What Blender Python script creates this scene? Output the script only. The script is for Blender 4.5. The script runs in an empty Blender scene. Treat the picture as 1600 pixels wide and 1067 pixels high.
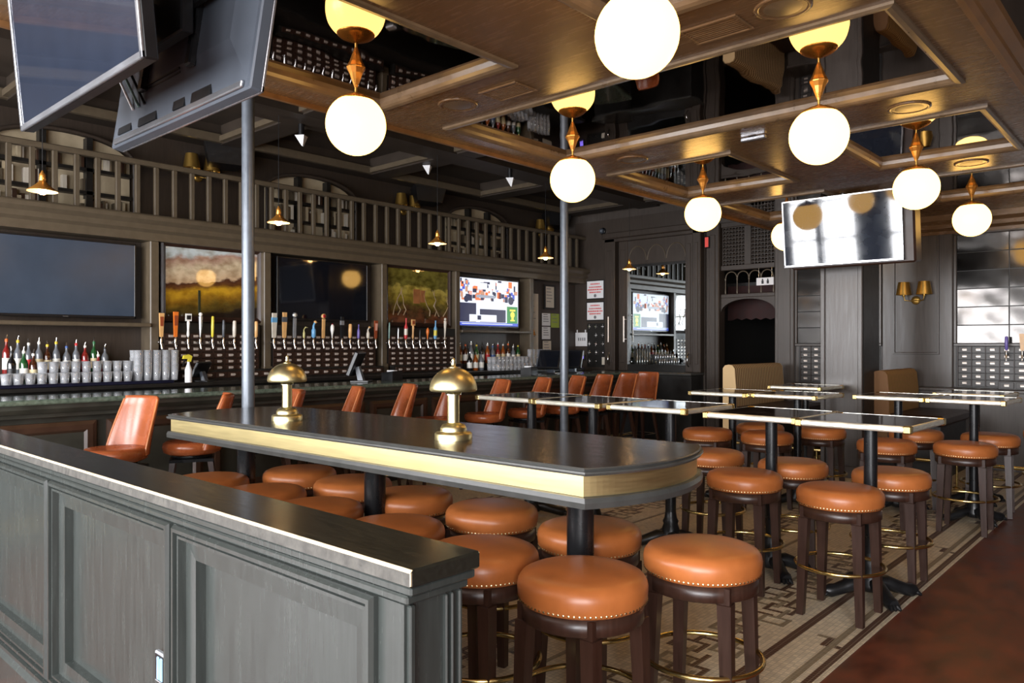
import bpy, math, random
from mathutils import Vector, Matrix
random.seed(7)
PI = math.pi
SC = bpy.context.scene
COL = SC.collection

# ------------------------------------------------------------------ camera
cam_data = bpy.data.cameras.new('camera')
cam_data.sensor_width = 36.0
cam_data.lens = 36.0 * 1190.0 / 1600.0
cam_data.shift_y = 5.5 / 1600.0
cam_data.clip_start = 0.05
cam = bpy.data.objects.new('camera', cam_data)
COL.objects.link(cam)
cam.location = (0, 0, 1.5)
cam.rotation_euler = (PI / 2, 0, 0.7363)
SC.camera = cam

# ------------------------------------------------------------------ world, daylight, exposure
SC.view_settings.view_transform = 'Standard'
SC.view_settings.look = 'None'
SC.view_settings.exposure = 0.45
SC.view_settings.gamma = 1.0
SC.view_settings.use_curve_mapping = False
world = bpy.data.worlds.new('overcast_sky')
SC.world = world
world.use_nodes = True
wb = world.node_tree.nodes['Background']
wb.inputs[0].default_value = (0.74, 0.86, 1.0, 1)
wb.inputs[1].default_value = 1.6
# daylight through the street windows behind the camera (the wall with the openings is built below)
WINDOWS = [(-8.0, -6.3), (-5.6, -3.7), (-3.0, -1.1), (-0.4, 1.5), (2.2, 4.1)]   # x ranges on the street wall
WIN_Y, WIN_Z0, WIN_Z1 = -3.0, 0.55, 3.25
for wx0, wx1 in WINDOWS:
    ld = bpy.data.lights.new('window_daylight', 'AREA')
    ld.shape = 'RECTANGLE'
    ld.size = wx1 - wx0
    ld.size_y = WIN_Z1 - WIN_Z0
    ld.energy = 330.0
    ld.color = (0.98, 0.98, 1.0)
    lo = bpy.data.objects.new('window_daylight', ld)
    COL.objects.link(lo)
    lo.location = ((wx0 + wx1) / 2, WIN_Y + 0.02, (WIN_Z0 + WIN_Z1) / 2)
    lo.rotation_euler = (PI / 2, 0, 0)      # -Z of the lamp points to +Y, into the room
GLOBE_EMIT = (5.0, 2.75, 0.68)

# ------------------------------------------------------------------ mesh helpers
class G:
    def __init__(s):
        s.v = []; s.f = []; s.m = []; s.sm = []
    def add(s, vs, fs, m=0, sm=False, T=None):
        o = len(s.v)
        for v in vs:
            v = Vector(v)
            if T is not None: v = T @ v
            s.v.append(v)
        for f in fs:
            s.f.append(tuple(i + o for i in f)); s.m.append(m); s.sm.append(sm)
        return s
    def box(s, x0, x1, y0, y1, z0, z1, m=0, T=None):
        vs = [(x0,y0,z0),(x1,y0,z0),(x1,y1,z0),(x0,y1,z0),(x0,y0,z1),(x1,y0,z1),(x1,y1,z1),(x0,y1,z1)]
        return s.add(vs, [(0,3,2,1),(4,5,6,7),(0,1,5,4),(1,2,6,5),(2,3,7,6),(3,0,4,7)], m, False, T)
    def cbox(s, x0, x1, y0, y1, z0, z1, c=0.006, m=0, T=None):
        # chamfered box
        cx, cy, cz = (x0+x1)/2, (y0+y1)/2, (z0+z1)/2
        h = (abs(x1-x0)/2, abs(y1-y0)/2, abs(z1-z0)/2)
        c = min(c, min(h)*0.9)
        vs = []; idx = {}
        for sx in (-1,1):
            for sy in (-1,1):
                for sz in (-1,1):
                    for k in range(3):
                        p = [sx*(h[0]-c), sy*(h[1]-c), sz*(h[2]-c)]
                        p[k] = (sx,sy,sz)[k]*h[k]
                        idx[(sx,sy,sz,k)] = len(vs)
                        vs.append((cx+p[0], cy+p[1], cz+p[2]))
        fs = []
        for k in range(3):
            a, b = (k+1)%3, (k+2)%3
            for sg in (-1,1):
                q = []
                for (u,w) in ((-1,-1),(1,-1),(1,1),(-1,1)):
                    t = [0,0,0]; t[k]=sg; t[a]=u; t[b]=w
                    q.append(idx[(*t,k)])
                fs.append(tuple(q) if sg>0 else tuple(q[::-1]))
            for u in (-1,1):
                for w in (-1,1):
                    t0=[0,0,0]; t1=[0,0,0]
                    t0[k]=-1; t1[k]=1; t0[a]=t1[a]=u; t0[b]=t1[b]=w
                    q=(idx[(*t0,a)],idx[(*t1,a)],idx[(*t1,b)],idx[(*t0,b)])
                    fs.append(q if u*w<0 else q[::-1])
        for sx in (-1,1):
            for sy in (-1,1):
                for sz in (-1,1):
                    q=(idx[(sx,sy,sz,0)],idx[(sx,sy,sz,1)],idx[(sx,sy,sz,2)])
                    fs.append(q if sx*sy*sz>0 else q[::-1])
        return s.add(vs, fs, m, False, T)
    def loft(s, rings, m=0, sm=False, caps=True, T=None, closed=True):
        n = len(rings[0]); vs = [p for r in rings for p in r]; fs = []
        for i in range(len(rings)-1):
            for j in range(n if closed else n-1):
                a=i*n+j; b=i*n+(j+1)%n
                fs.append((a,b,b+n,a+n))
        s.add(vs, fs, m, sm, T)
        if caps and closed:
            s.add(rings[0], [tuple(range(n))[::-1]], m, False, T)
            s.add(rings[-1], [tuple(range(n))], m, False, T)
        return s
    def lathe(s, prof, n=24, m=0, T=None, sm=True, caps=True):
        rings = [[(r*math.cos(2*PI*j/n), r*math.sin(2*PI*j/n), z) for j in range(n)] for r, z in prof]
        return s.loft(rings, m, sm, caps, T)
    def cyl(s, p0, p1, r0, r1=None, n=10, m=0, sm=True):
        return s.tube([p0, p1], [r0, r0 if r1 is None else r1], n, m, sm=sm)
    def tube(s, pts, r, n=8, m=0, closed=False, sm=True, caps=True):
        pts = [Vector(p) for p in pts]; k = len(pts)
        rs = r if isinstance(r, (list,tuple)) else [r]*k
        rings = []; prev = None
        for i, p in enumerate(pts):
            if closed: d = pts[(i+1)%k]-pts[(i-1)%k]
            elif i == 0: d = pts[1]-p
            elif i == k-1: d = p-pts[i-1]
            else: d = pts[i+1]-pts[i-1]
            d.normalize()
            if prev is None:
                u = d.cross(Vector((0,0,1)))
                if u.length < 1e-3: u = d.cross(Vector((1,0,0)))
            else:
                u = prev - d*prev.dot(d)
            u.normalize(); w = d.cross(u); prev = u
            rings.append([tuple(p + (u*math.cos(2*PI*j/n) + w*math.sin(2*PI*j/n))*rs[i]) for j in range(n)])
        if closed: rings.append(rings[0])
        return s.loft(rings, m, sm, caps and not closed)
    def prism(s, poly, d0, d1, axis='z', m=0, T=None, sm=False):
        def P(a,b,d):
            return {'z':(a,b,d),'y':(a,d,b),'x':(d,a,b)}[axis]
        return s.loft([[P(a,b,d0) for a,b in poly],[P(a,b,d1) for a,b in poly]], m, sm, True, T)
    def sphere(s, c, r, n=16, k=10, m=0, T=None, sz=1.0):
        prof = [(max(1e-4, r*math.sin(PI*i/k)), -r*sz*math.cos(PI*i/k)) for i in range(k+1)]
        return s.lathe(prof, n, m, (T or Matrix()) @ Matrix.Translation(c), True, False)
    def mesh(s, name, mats):
        me = bpy.data.meshes.new(name)
        me.from_pydata([tuple(v) for v in s.v], [], s.f)
        for mt in (mats if isinstance(mats,(list,tuple)) else [mats]): me.materials.append(mt)
        me.polygons.foreach_set('material_index', s.m)
        me.polygons.foreach_set('use_smooth', s.sm)
        import bmesh
        bm = bmesh.new(); bm.from_mesh(me)
        bmesh.ops.recalc_face_normals(bm, faces=bm.faces)
        bm.to_mesh(me); bm.free()
        me.update()
        return me

def obj(name, g, mats, parent=None, loc=(0,0,0), rot=(0,0,0)):
    me = g if isinstance(g, bpy.types.Mesh) else g.mesh(name, mats)
    o = bpy.data.objects.new(name, me); COL.objects.link(o)
    o.location = loc; o.rotation_euler = rot
    if parent is not None: o.parent = parent
    return o
def tag(o, label, cat, group=None):
    o['label'] = label; o['category'] = cat
    if group: o['group'] = group
    return o
def thing(name, label, cat, loc=(0,0,0), rz=0, group=None):
    o = bpy.data.objects.new(name, None); COL.objects.link(o)
    o.empty_display_size = 0.1
    o.location = loc; o.rotation_euler = (0,0,rz)
    return tag(o, label, cat, group)
def struct(name, g, mats, label=None, parent=None):
    o = obj(name, g, mats, parent)
    if parent is None: o['kind'] = 'structure'
    if label: o['label'] = label
    return o
def dup(root, label, loc, rz=None):
    def cp(o, par):
        c = o.copy(); COL.objects.link(c)
        if par is not None: c.parent = par
        for ch in list(o.children): cp(ch, c)
        return c
    r = cp(root, None)
    r.location = loc
    if rz is not None: r.rotation_euler = (0,0,rz)
    r['label'] = label
    return r
def arc(cx, cy, r, a0, a1, n):
    return [(cx + r*math.cos(a0+(a1-a0)*i/n), cy + r*math.sin(a0+(a1-a0)*i/n)) for i in range(n+1)]
ORD = ['first','second','third','fourth','fifth','sixth','seventh','eighth','ninth','tenth','eleventh','twelfth','thirteenth','fourteenth','fifteenth','sixteenth']

# ------------------------------------------------------------------ materials
def lin(c):
    return tuple((x/255/12.92 if x/255 <= .04045 else ((x/255+.055)/1.055)**2.4) for x in c)
def mat(name, col, rough=.5, metal=0.0, var=.25, scale=8.0, bump=0.0, stretch=(1,1,1), spec=.5, coat=0.0, rvar=0.08, srgb=True, detail=4.0):
    m = bpy.data.materials.new(name); m.use_nodes = True
    nt = m.node_tree; N = nt.nodes; L = nt.links
    b = N['Principled BSDF']
    c = lin(col) if srgb else col
    tc = N.new('ShaderNodeTexCoord'); mp = N.new('ShaderNodeMapping'); nz = N.new('ShaderNodeTexNoise')
    mp.inputs['Scale'].default_value = stretch
    nz.inputs['Scale'].default_value = scale; nz.inputs['Detail'].default_value = detail
    L.new(tc.outputs['Object'], mp.inputs[0]); L.new(mp.outputs[0], nz.inputs['Vector'])
    rp = N.new('ShaderNodeValToRGB')
    rp.color_ramp.elements[0].position = .3; rp.color_ramp.elements[1].position = .72
    rp.color_ramp.elements[0].color = (*[x*(1-var) for x in c],1)
    rp.color_ramp.elements[1].color = (*[min(1,x*(1+var)) for x in c],1)
    L.new(nz.outputs['Fac'], rp.inputs[0]); L.new(rp.outputs[0], b.inputs['Base Color'])
    mr = N.new('ShaderNodeMapRange')
    mr.inputs['To Min'].default_value = max(0.0, rough-rvar); mr.inputs['To Max'].default_value = min(1.0, rough+rvar)
    L.new(nz.outputs['Fac'], mr.inputs[0]); L.new(mr.outputs[0], b.inputs['Roughness'])
    b.inputs['Metallic'].default_value = metal
    b.inputs['Specular IOR Level'].default_value = spec
    b.inputs['Coat Weight'].default_value = coat
    if bump > 0:
        bp = N.new('ShaderNodeBump'); bp.inputs['Strength'].default_value = bump; bp.inputs['Distance'].default_value = .01
        L.new(nz.outputs['Fac'], bp.inputs['Height']); L.new(bp.outputs[0], b.inputs['Normal'])
    return m
def emit(name, col, strength=1.0):
    m = bpy.data.materials.new(name); m.use_nodes = True
    nt = m.node_tree; N = nt.nodes; L = nt.links
    b = N['Principled BSDF']
    b.inputs['Base Color'].default_value = (.06,.05,.05,1)
    b.inputs['Emission Color'].default_value = (*col,1)
    b.inputs['Emission Strength'].default_value = strength
    b.inputs['Roughness'].default_value = .3
    return m
def glassy(name, tint=(1,1,1), gloss=.35, rough=.08, frost=0.0):
    m = bpy.data.materials.new(name); m.use_nodes = True
    nt = m.node_tree; N = nt.nodes; L = nt.links
    N.remove(N['Principled BSDF'])
    t = N.new('ShaderNodeBsdfTransparent'); t.inputs[0].default_value = (*tint,1)
    g = N.new('ShaderNodeBsdfGlossy'); g.inputs['Roughness'].default_value = rough
    nz = N.new('ShaderNodeTexNoise'); nz.inputs['Scale'].default_value = 30
    lw = N.new('ShaderNodeLayerWeight'); lw.inputs['Blend'].default_value = gloss
    ad = N.new('ShaderNodeMath'); ad.operation = 'MULTIPLY_ADD'; ad.inputs[1].default_value = .03
    L.new(nz.outputs['Fac'], ad.inputs[0]); L.new(lw.outputs['Facing'], ad.inputs[2])
    mx = N.new('ShaderNodeMixShader')
    L.new(ad.outputs[0], mx.inputs[0]); L.new(t.outputs[0], mx.inputs[1]); L.new(g.outputs[0], mx.inputs[2])
    if frost > 0:
        df = N.new('ShaderNodeBsdfDiffuse'); df.inputs[0].default_value = (.9,.92,.95,1)
        m2 = N.new('ShaderNodeMixShader'); m2.inputs[0].default_value = frost
        L.new(mx.outputs[0], m2.inputs[1]); L.new(df.outputs[0], m2.inputs[2]); mx = m2
    L.new(mx.outputs[0], N['Material Output'].inputs[0])
    return m

M = {}
V = (6,6,.5)
M['panel']   = mat('dark_green_grey_painted_wood', (51,55,53), .25, var=.14, scale=7, bump=.012, stretch=(9,9,.7), spec=.55)
M['cap']     = mat('worn_dark_counter_cap', (34,34,29), .22, var=.22, scale=10, bump=.015, stretch=(1.2,9,9), spec=.55)
M['capedge'] = mat('worn_bare_wood_edge', (196,176,142), .5, var=.35, scale=20, bump=.1)
M['capface'] = mat('scuffed_grey_cap_face', (58,56,51), .5, var=.45, scale=40, bump=.15, detail=8)
M['wall']    = mat('dark_brown_grey_paneling', (56,47,40), .42, var=.18, scale=8, bump=.06, stretch=(7,7,.6))
M['wallr']   = mat('grey_brown_paneling', (72,65,60), .32, var=.14, scale=8, bump=.05, stretch=(7,7,.5))
M['trim']    = mat('taupe_painted_trim', (84,73,58), .42, var=.12, scale=14, bump=.03)
M['black']   = mat('black_painted_wood', (26,24,22), .45, var=.3, scale=12)
M['ceil']    = mat('brown_stained_ceiling_board', (106,80,55), .26, var=.16, scale=7, bump=.03, stretch=(.8,9,3), spec=.6)
M['ceiltrim']= mat('dark_ceiling_moulding', (100,82,62), .30, var=.2, scale=10, spec=.6)
M['upper']   = mat('dark_upper_ceiling', (48,39,31), .55, var=.2, scale=6)
M['crown']   = mat('amber_brown_crown', (112,78,46), .35, var=.2, scale=9)
M['leather'] = mat('tan_saddle_leather', (176,102,52), .34, var=.16, scale=7, bump=.05, spec=.5, detail=6)
M['leather2']= mat('russet_leather', (158,82,44), .28, var=.16, scale=7, bump=.04)
M['brass']   = mat('polished_brass', (228,204,138), .24, metal=1, var=.06, scale=8)
M['brassb']  = mat('brushed_brass_band', (238,218,160), .42, metal=1, var=.05, scale=10, stretch=(.5,.5,12))
M['brassedge']= mat('bright_brass_table_edge', (244,238,222), .34, metal=.75, var=.16, scale=30, bump=.3, stretch=(.5,.5,3))
M['lampb']   = mat('satin_lamp_brass', (238,224,172), .33, metal=1, var=.05, scale=9)
M['nail']    = mat('brass_nailhead', (240,222,176), .28, metal=1, var=.05)
M['copper']  = mat('copper_shade', (222,150,66), .28, metal=.75, var=.08)
M['gold']    = mat('antique_gold_metal', (196,156,80), .38, metal=.9, var=.12, scale=5)
M['walnut']  = mat('dark_walnut_legs', (54,34,26), .34, var=.25, scale=9, bump=.03, stretch=(7,7,.7), spec=.55)
M['iron']    = mat('black_cast_iron', (24,25,27), .34, var=.3, scale=16, bump=.08)
M['post']    = mat('black_painted_steel', (22,23,25), .28, var=.15)
M['chrome']  = mat('chrome', (215,215,215), .12, metal=1, var=.04)
M['steel']   = mat('grey_painted_pole', (96,102,110), .32, metal=.25, var=.12, scale=20, bump=.05)
M['tabletop']= mat('dark_stained_tabletop', (44,39,36), .20, var=.3, scale=8, bump=.02, stretch=(.8,10,3), spec=.6)
M['tablelip']= mat('dark_grey_table_lip', (66,66,64), .33, var=.15, scale=14)
M['hightop'] = mat('glossy_dark_brown_tabletop', (44,32,26), .09, var=.2, scale=5, spec=.6)
M['granite'] = mat('green_black_granite', (88,100,88), .12, var=.4, scale=34, spec=.6)
M['barfront']= mat('bar_front_brown_green', (52,52,46), .4, var=.3, scale=6)
M['barrail'] = mat('red_brown_bar_moulding', (62,42,31), .38, var=.25, scale=8)
M['drawer']  = mat('dark_walnut_drawer', (48,30,22), .42, var=.25, scale=10)
M['drawer2'] = mat('grey_black_drawer', (52,48,46), .40, var=.2, scale=10)
M['pull']    = mat('nickel_label_holder', (214,202,192), .35, metal=.35, var=.1)
M['plastic'] = mat('black_plastic', (20,20,22), .35, var=.15)
M['tvback']  = mat('grey_tv_back_shell', (72,77,85), .34, var=.08, scale=5, metal=.1)
M['silver']  = mat('silver_tv_edge', (178,180,186), .22, metal=.85, var=.06)
M['screen']  = mat('dark_glossy_screen', (18,20,26), .05, var=.1, spec=.9, rvar=.02)
M['screeng'] = mat('blue_grey_glossy_screen', (30,36,48), .05, var=.08, spec=.7, rvar=.02)
M['screenm'] = mat('slate_blue_screen', (58,69,84), .22, var=.1, scale=3, spec=.5)
M['enamel']  = mat('white_enamel_lining', (236,226,206), .35, var=.03)
M['white']   = mat('white_paper', (226,226,228), .6, var=.04)
M['offwhite']= mat('cream_paper', (206,196,180), .6, var=.06)
M['cream']   = mat('cream_wallpaper', (178,162,134), .6, var=.12, scale=6)
M['green']   = mat('lime_green_paper', (150,168,70), .6, var=.05)
M['red']     = mat('red_print', (212,70,70), .6, var=.05)
M['grey']    = mat('grey_print', (120,120,124), .6, var=.05)
M['stripe0'] = mat('black_rubber', (14,14,20), .5, var=.2)
M['navy']    = mat('navy_bar_mat', (16,18,40), .4, var=.2)
M['glass']   = glassy('clear_barware_glass', (.97,.98,1), .60, .08, .24)
M['globe']   = emit('lit_opal_glass', GLOBE_EMIT, 1.0)
M['bulb']    = emit('lit_bulb', (34.0, 18.0, 6.0), 1.0)
# ------------------------------------------------------------------ special surface materials
def tile_mat(name, col, var=.25):
    m = bpy.data.materials.new(name); m.use_nodes = True
    nt = m.node_tree; N = nt.nodes; L = nt.links; b = N['Principled BSDF']
    tc = N.new('ShaderNodeTexCoord'); br = N.new('ShaderNodeTexBrick')
    br.offset = 0.0; br.squash = 1.0
    c = lin(col)
    br.inputs['Color1'].default_value = (*[x*(1-var*.6) for x in c],1)
    br.inputs['Color2'].default_value = (*[min(1,x*(1+var*.5)) for x in c],1)
    br.inputs['Mortar'].default_value = (.42,.37,.29,1)
    br.inputs['Scale'].default_value = 1.0
    br.inputs['Mortar Size'].default_value = .0012
    br.inputs['Mortar Smooth'].default_value = .2
    br.inputs['Brick Width'].default_value = .024
    br.inputs['Row Height'].default_value = .024
    nz = N.new('ShaderNodeTexNoise'); nz.inputs['Scale'].default_value = 1.4; nz.inputs['Detail'].default_value = 5
    mx = N.new('ShaderNodeMix'); mx.data_type = 'RGBA'; mx.blend_type = 'MULTIPLY'
    rp = N.new('ShaderNodeValToRGB')
    rp.color_ramp.elements[0].position=.25; rp.color_ramp.elements[0].color=(.80,.77,.72,1); rp.color_ramp.elements[1].color=(1,1,1,1)
    L.new(tc.outputs['Object'], br.inputs['Vector']); L.new(tc.outputs['Object'], nz.inputs['Vector'])
    L.new(nz.outputs['Fac'], rp.inputs[0])
    mx.inputs[0].default_value = 1.0
    L.new(br.outputs['Color'], mx.inputs[6]); L.new(rp.outputs[0], mx.inputs[7]); L.new(mx.outputs[2], b.inputs['Base Color'])
    b.inputs['Roughness'].default_value = .38
    bp = N.new('ShaderNodeBump'); bp.inputs['Strength'].default_value=.3; bp.inputs['Distance'].default_value=.002; bp.invert=True
    L.new(br.outputs['Fac'], bp.inputs['Height']); L.new(bp.outputs[0], b.inputs['Normal'])
    return m
M['tile'] = tile_mat('cream_mosaic_tile', (232,218,192))
M['tileb'] = tile_mat('brown_mosaic_tile', (82,50,32))
M['tileg'] = tile_mat('grey_mosaic_tile', (146,132,108))
M['woodfloor'] = mat('worn_red_brown_floor', (98,50,32), .38, var=.5, scale=5.5, bump=.04, stretch=(1.5,.8,1), spec=.4, rvar=.15, detail=9)
def mirror_mat(name, col, rough, bump, scale):
    m = bpy.data.materials.new(name); m.use_nodes = True
    nt = m.node_tree; N = nt.nodes; L = nt.links; b = N['Principled BSDF']
    tc = N.new('ShaderNodeTexCoord'); nz = N.new('ShaderNodeTexNoise'); nz.inputs['Scale'].default_value = scale; nz.inputs['Detail'].default_value = 1
    L.new(tc.outputs['Object'], nz.inputs['Vector'])
    b.inputs['Base Color'].default_value = (*col,1); b.inputs['Metallic'].default_value = 1; b.inputs['Roughness'].default_value = rough
    bp = N.new('ShaderNodeBump'); bp.inputs['Strength'].default_value = bump; bp.inputs['Distance'].default_value = .02
    L.new(nz.outputs['Fac'], bp.inputs['Height']); L.new(bp.outputs[0], b.inputs['Normal'])
    return m
M['cmirror'] = mirror_mat('smoked_ceiling_mirror', (.34,.30,.28), .02, .10, 2.2)
M['mirror'] = mirror_mat('clear_mirror', (.62,.68,.70), .02, .0, 2)
M['amirror'] = mirror_mat('antique_smoky_mirror', (.07,.066,.063), .13, .5, 2.6)

# ------------------------------------------------------------------ floor
XL, XR, YF, YB = -8.7, 5.0, -3.2, 10.9
g = G(); g.box(XL, XR, YF-.3, 14.2, -.12, 0.0)
floor = struct('floor', g, M['woodfloor'], 'worn reddish brown floor along the right')
g = G(); g.box(-6.6, -1.26, 1.02, YB-.02, 0.0, .004)
obj('mosaic_field', g, M['tile'], floor)
# inlaid bands and meander of the mosaic (brown and grey tile lines)
zt = .0052
def line_x(g, x, y0, y1, w, m=0): g.box(x-w/2, x+w/2, y0, y1, .0030, zt+.0006+.0003*m, m)
def line_y(g, y, x0, x1, w, m=0): g.box(x0, x1, y-w/2, y+w/2, .0030, zt+.0003*m, m)
g = G()
line_x(g, -1.30, 1.1, 10.8, .036, 0)
line_x(g, -1.365, 1.1, 10.8, .032, 1)
for k in range(9):                       # little stepped keys that link the two border lines
    y = 1.55 + k*1.16
    line_y(g, y, -1.41, -1.30, .036, 0); line_y(g, y+.10, -1.47, -1.365, .032, 1)
    line_x(g, -1.40, y-.02, y+.10, .032, 0)
line_x(g, -1.56, 1.1, 10.8, .045, 0)
obj('border_band', g, [M['tileb'], M['tileg']], floor)
g = G()
def ring_(g, x, y, a, b, m, w=.026):
    line_y(g, y, x-w/2, x+a+w/2, w, m); line_y(g, y+b, x-w/2, x+a+w/2, w, m)
    line_x(g, x, y-w/2, y+b+w/2, w, m); line_x(g, x+a, y-w/2, y+b+w/2, w, m)
def chain(g, xc, y0, n, s_):
    # two interlaced chains of stepped squares, brown over grey
    for k in range(n):
        y = y0 + k*.27
        xo = .07 if k % 2 else -.07
        ring_(g, xc+xo*s_-.08, y, .15, .11, 0)
        line_x(g, xc+xo*s_+.0, y+.11, y+.27, .026, 0)
        line_y(g, y+.19, xc+min(xo,-xo)*s_, xc+max(xo,-xo)*s_, .026, 0)
        ring_(g, xc-xo*s_-.03, y+.07, .13, .10, 1)
        line_x(g, xc-xo*s_+.035, y+.17, y+.33, .026, 1)
chain(g, -1.83, 1.2, 35, 1)
for r in range(3):
    chain(g, -2.62 - r*1.25, 1.4, 33, -1 if r % 2 else 1)
    line_x(g, -2.30 - r*1.25, 1.2, 10.6, .026, 1)
mo = obj('meander_inlay', g, [M['tileb'], M['tileg']], floor)
mo['kind'] = 'stuff'

# ------------------------------------------------------------------ outer walls
g = G(); g.box(XL-.2, XL, YF-.3, 14.2, 0, 4.2)
struct('wall_left', g, M['wall'], 'dark panelled wall behind the bar')
g = G(); g.box(XR, XR+.2, YF-.3, 14.2, 0, 4.2)
struct('wall_right', g, M['wallr'], 'panelled wall on the right, out of view')
g = G()
xs = [XL] + [v for w in WINDOWS for v in w] + [XR]
for i in range(0, len(xs), 2): g.box(xs[i], xs[i+1], WIN_Y-.25, WIN_Y, 0, 4.2)
for wx0, wx1 in WINDOWS:
    g.box(wx0, wx1, WIN_Y-.25, WIN_Y, 0, WIN_Z0); g.box(wx0, wx1, WIN_Y-.25, WIN_Y, WIN_Z1, 4.2)
struct('wall_front', g, M['wallr'], 'street wall with tall windows behind the viewer')
for i, (wx0, wx1) in enumerate(WINDOWS):
    g = G()
    for a in (wx0, (wx0+wx1)/2-.03, wx1-.06): g.box(a, a+.06, WIN_Y+.03, WIN_Y+.08, WIN_Z0, WIN_Z1)
    for z in (WIN_Z0, 1.55, 2.5, WIN_Z1-.06): g.box(wx0, wx1, WIN_Y+.03, WIN_Y+.08, z, z+.06)
    w = struct('window_%d' % (i+1), g, M['black'], 'tall street window frame')

# far wall, with the passage opening between x -5.72 and -4.64
g = G()
g.box(XL, -5.72, YB, YB+.25, 0, 4.2)
g.box(-4.64, XR, YB, YB+.25, 0, 4.2)
g.box(-5.72, -4.64, YB, YB+.25, 3.38, 4.2)
wall_end = struct('wall_back', g, M['wallr'], 'grey brown panelled far wall')
g = G()
g.box(-5.95, -5.75, YB+.25, 13.6, 0, 3.6); g.box(-4.62, -4.4, YB+.25, 13.6, 0, 3.6)
g.box(-5.95, -4.4, 13.6, 13.8, 0, 3.6); g.box(-5.95, -4.4, YB+.25, 13.6, 3.5, 3.6)
struct('wall_passage', g, M['black'], 'dark passage behind the arch')

# ------------------------------------------------------------------ ceiling: dropped frame with mirrored coffers
ZC, ZM = 3.13, 3.17
ROWS = [(-.35, 1.15, 0), (1.72, 3.31, 0), (3.88, 5.36, 1), (6.0, 7.5, 0), (8.15, 9.62, 0)]
CX0, CX1 = -4.46, -.85
cof = []
for y0, y1, wide in ROWS:
    cof += [(-4.22, -1.08, y0, y1)] if wide else [(-4.22, -2.95, y0, y1), (-2.24, -1.08, y0, y1)]
g = G()
ys = sorted({YF, YB} | {v for r in ROWS for v in r[:2]})
for ya, yb in zip(ys[:-1], ys[1:]):
    holes = sorted([c for c in cof if abs(c[2]-ya) < 1e-6])
    x = CX0
    for hx0, hx1, _, _ in holes:
        g.box(x, hx0+.05, ya-(.05 if holes else -.05)*0, yb, ZC, ZC+.2); x = hx1-.05
    g.box(x, CX1, ya, yb, ZC, ZC+.2)
ceiling = struct('ceiling', g, M['ceil'], 'brown stained dropped ceiling with mirrored coffers')
def rect(x0,x1,y0,y1,e,z): return [(x0-e,y0-e,z),(x1+e,y0-e,z),(x1+e,y1+e,z),(x0-e,y1+e,z)]
for (x0,x1,y0,y1) in cof:
    g = G()
    g.loft([rect(x0,x1,y0,y1,0.0,ZC+.01), rect(x0,x1,y0,y1,0.0,ZC-.014), rect(x0,x1,y0,y1,-.018,ZC-.022),
            rect(x0,x1,y0,y1,-.045,ZC-.018), rect(x0,x1,y0,y1,-.062,ZC-.008), rect(x0,x1,y0,y1,-.075,ZC+.01), rect(x0,x1,y0,y1,-.08,ZM)], 0, False, False)
    obj('coffer_moulding', g, M['ceiltrim'], ceiling)
    g = G(); g.box(x0+.06, x1-.06, y0+.06, y1-.06, ZM, ZM+.012)
    obj('mirror_panel', g, M['cmirror'], ceiling)
# crown along both long edges of the dropped ceiling, and its fascias
g = G()
for s_, x in ((-1, CX0), (1, CX1)):
    prof = [(0,ZC+.02),(0,ZC-.03),(.03,ZC-.03),(.05,ZC-.005),(.05,ZC+.03),(.09,ZC+.07),(.09,ZC+.12),(0,ZC+.12)]
    g.prism([(x + s_*a, z) for a, z in prof], YF, YB-.001, 'y')
struct('trim_1', g, M['crown'], 'amber brown crown along the dropped ceiling')
g = G()
g.box(CX0-.06, CX0, YF, YB, ZC+.12, 4.0); g.box(CX1, CX1+.06, YF, YB, ZC+.12, 3.75)
struct('trim_2', g, M['upper'], 'dark fascia above the dropped ceiling')
g = G(); g.box(XL, XR, YF-.3, YB+.25, 4.0, 4.15)
struct('ceiling_upper', g, M['upper'], 'dark upper ceiling over the bar')
g = G(); g.box(CX1+.06, XR, YF, YB, 3.70, 3.75)
struct('ceiling_right', g, M['ceil'], 'brown ceiling at the far right')
# beams of the ceiling over the bar
for i, y in enumerate((2.1, 4.2, 6.3, 8.4, 10.45)):
    g = G(); g.box(-8.28, CX0-.061, y, y+.30, 3.782, 4.0); g.box(-8.28, CX0-.061, y-.05, y, 3.80, 3.86, 1); g.box(-8.28, CX0-.061, y+.30, y+.35, 3.80, 3.86, 1)
    struct('trim_%d' % (3+i), g, [M['upper'], M['trim']], 'cross beam of the dark ceiling over the bar')
g = G(); g.box(XL, -8.28, YF, YB, 3.84, 4.0); g.box(-8.28, -8.22, YF, YB, 3.79, 3.88, 1); g.box(-7.0, -6.6, YF, YB, 3.78, 4.0); g.box(-5.1, CX0-.06, YF, YB, 3.78, 4.0)
struct('trim_8', g, [M['upper'], M['trim']], 'long soffit beam above the gallery')

# ------------------------------------------------------------------ bar wall: pilasters, cornice, shelves
g = G()
g.box(XL, -8.30, YF, YB, 0, 2.60)
struct('wall_bar', g, M['wall'], 'dark panelled lower wall behind the bar')
g = G()
prof = [(-8.30,2.58),(-8.06,2.58),(-8.06,2.66),(-8.02,2.69),(-8.02,2.74),(-7.97,2.78),(-7.97,2.82),(-8.55,2.82),(-8.55,2.60),(-8.30,2.60)]
g.prism(prof, YF, 10.86, 'y')
struct('trim_9', g, M['trim'], 'taupe cornice below the gallery balustrade')
for i, y in enumerate((3.37, 4.66, 6.37, 7.72, 9.38)):
    g = G(); g.cbox(-8.30, -8.06, y-.045, y+.045, 1.13, 2.58, .008); g.cbox(-8.30, -8.045, y-.055, y+.055, 1.13, 1.25, .006)
    struct('trim_%d' % (10+i), g, M['trim'], 'taupe pilaster between two bays of the bar wall')
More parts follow.
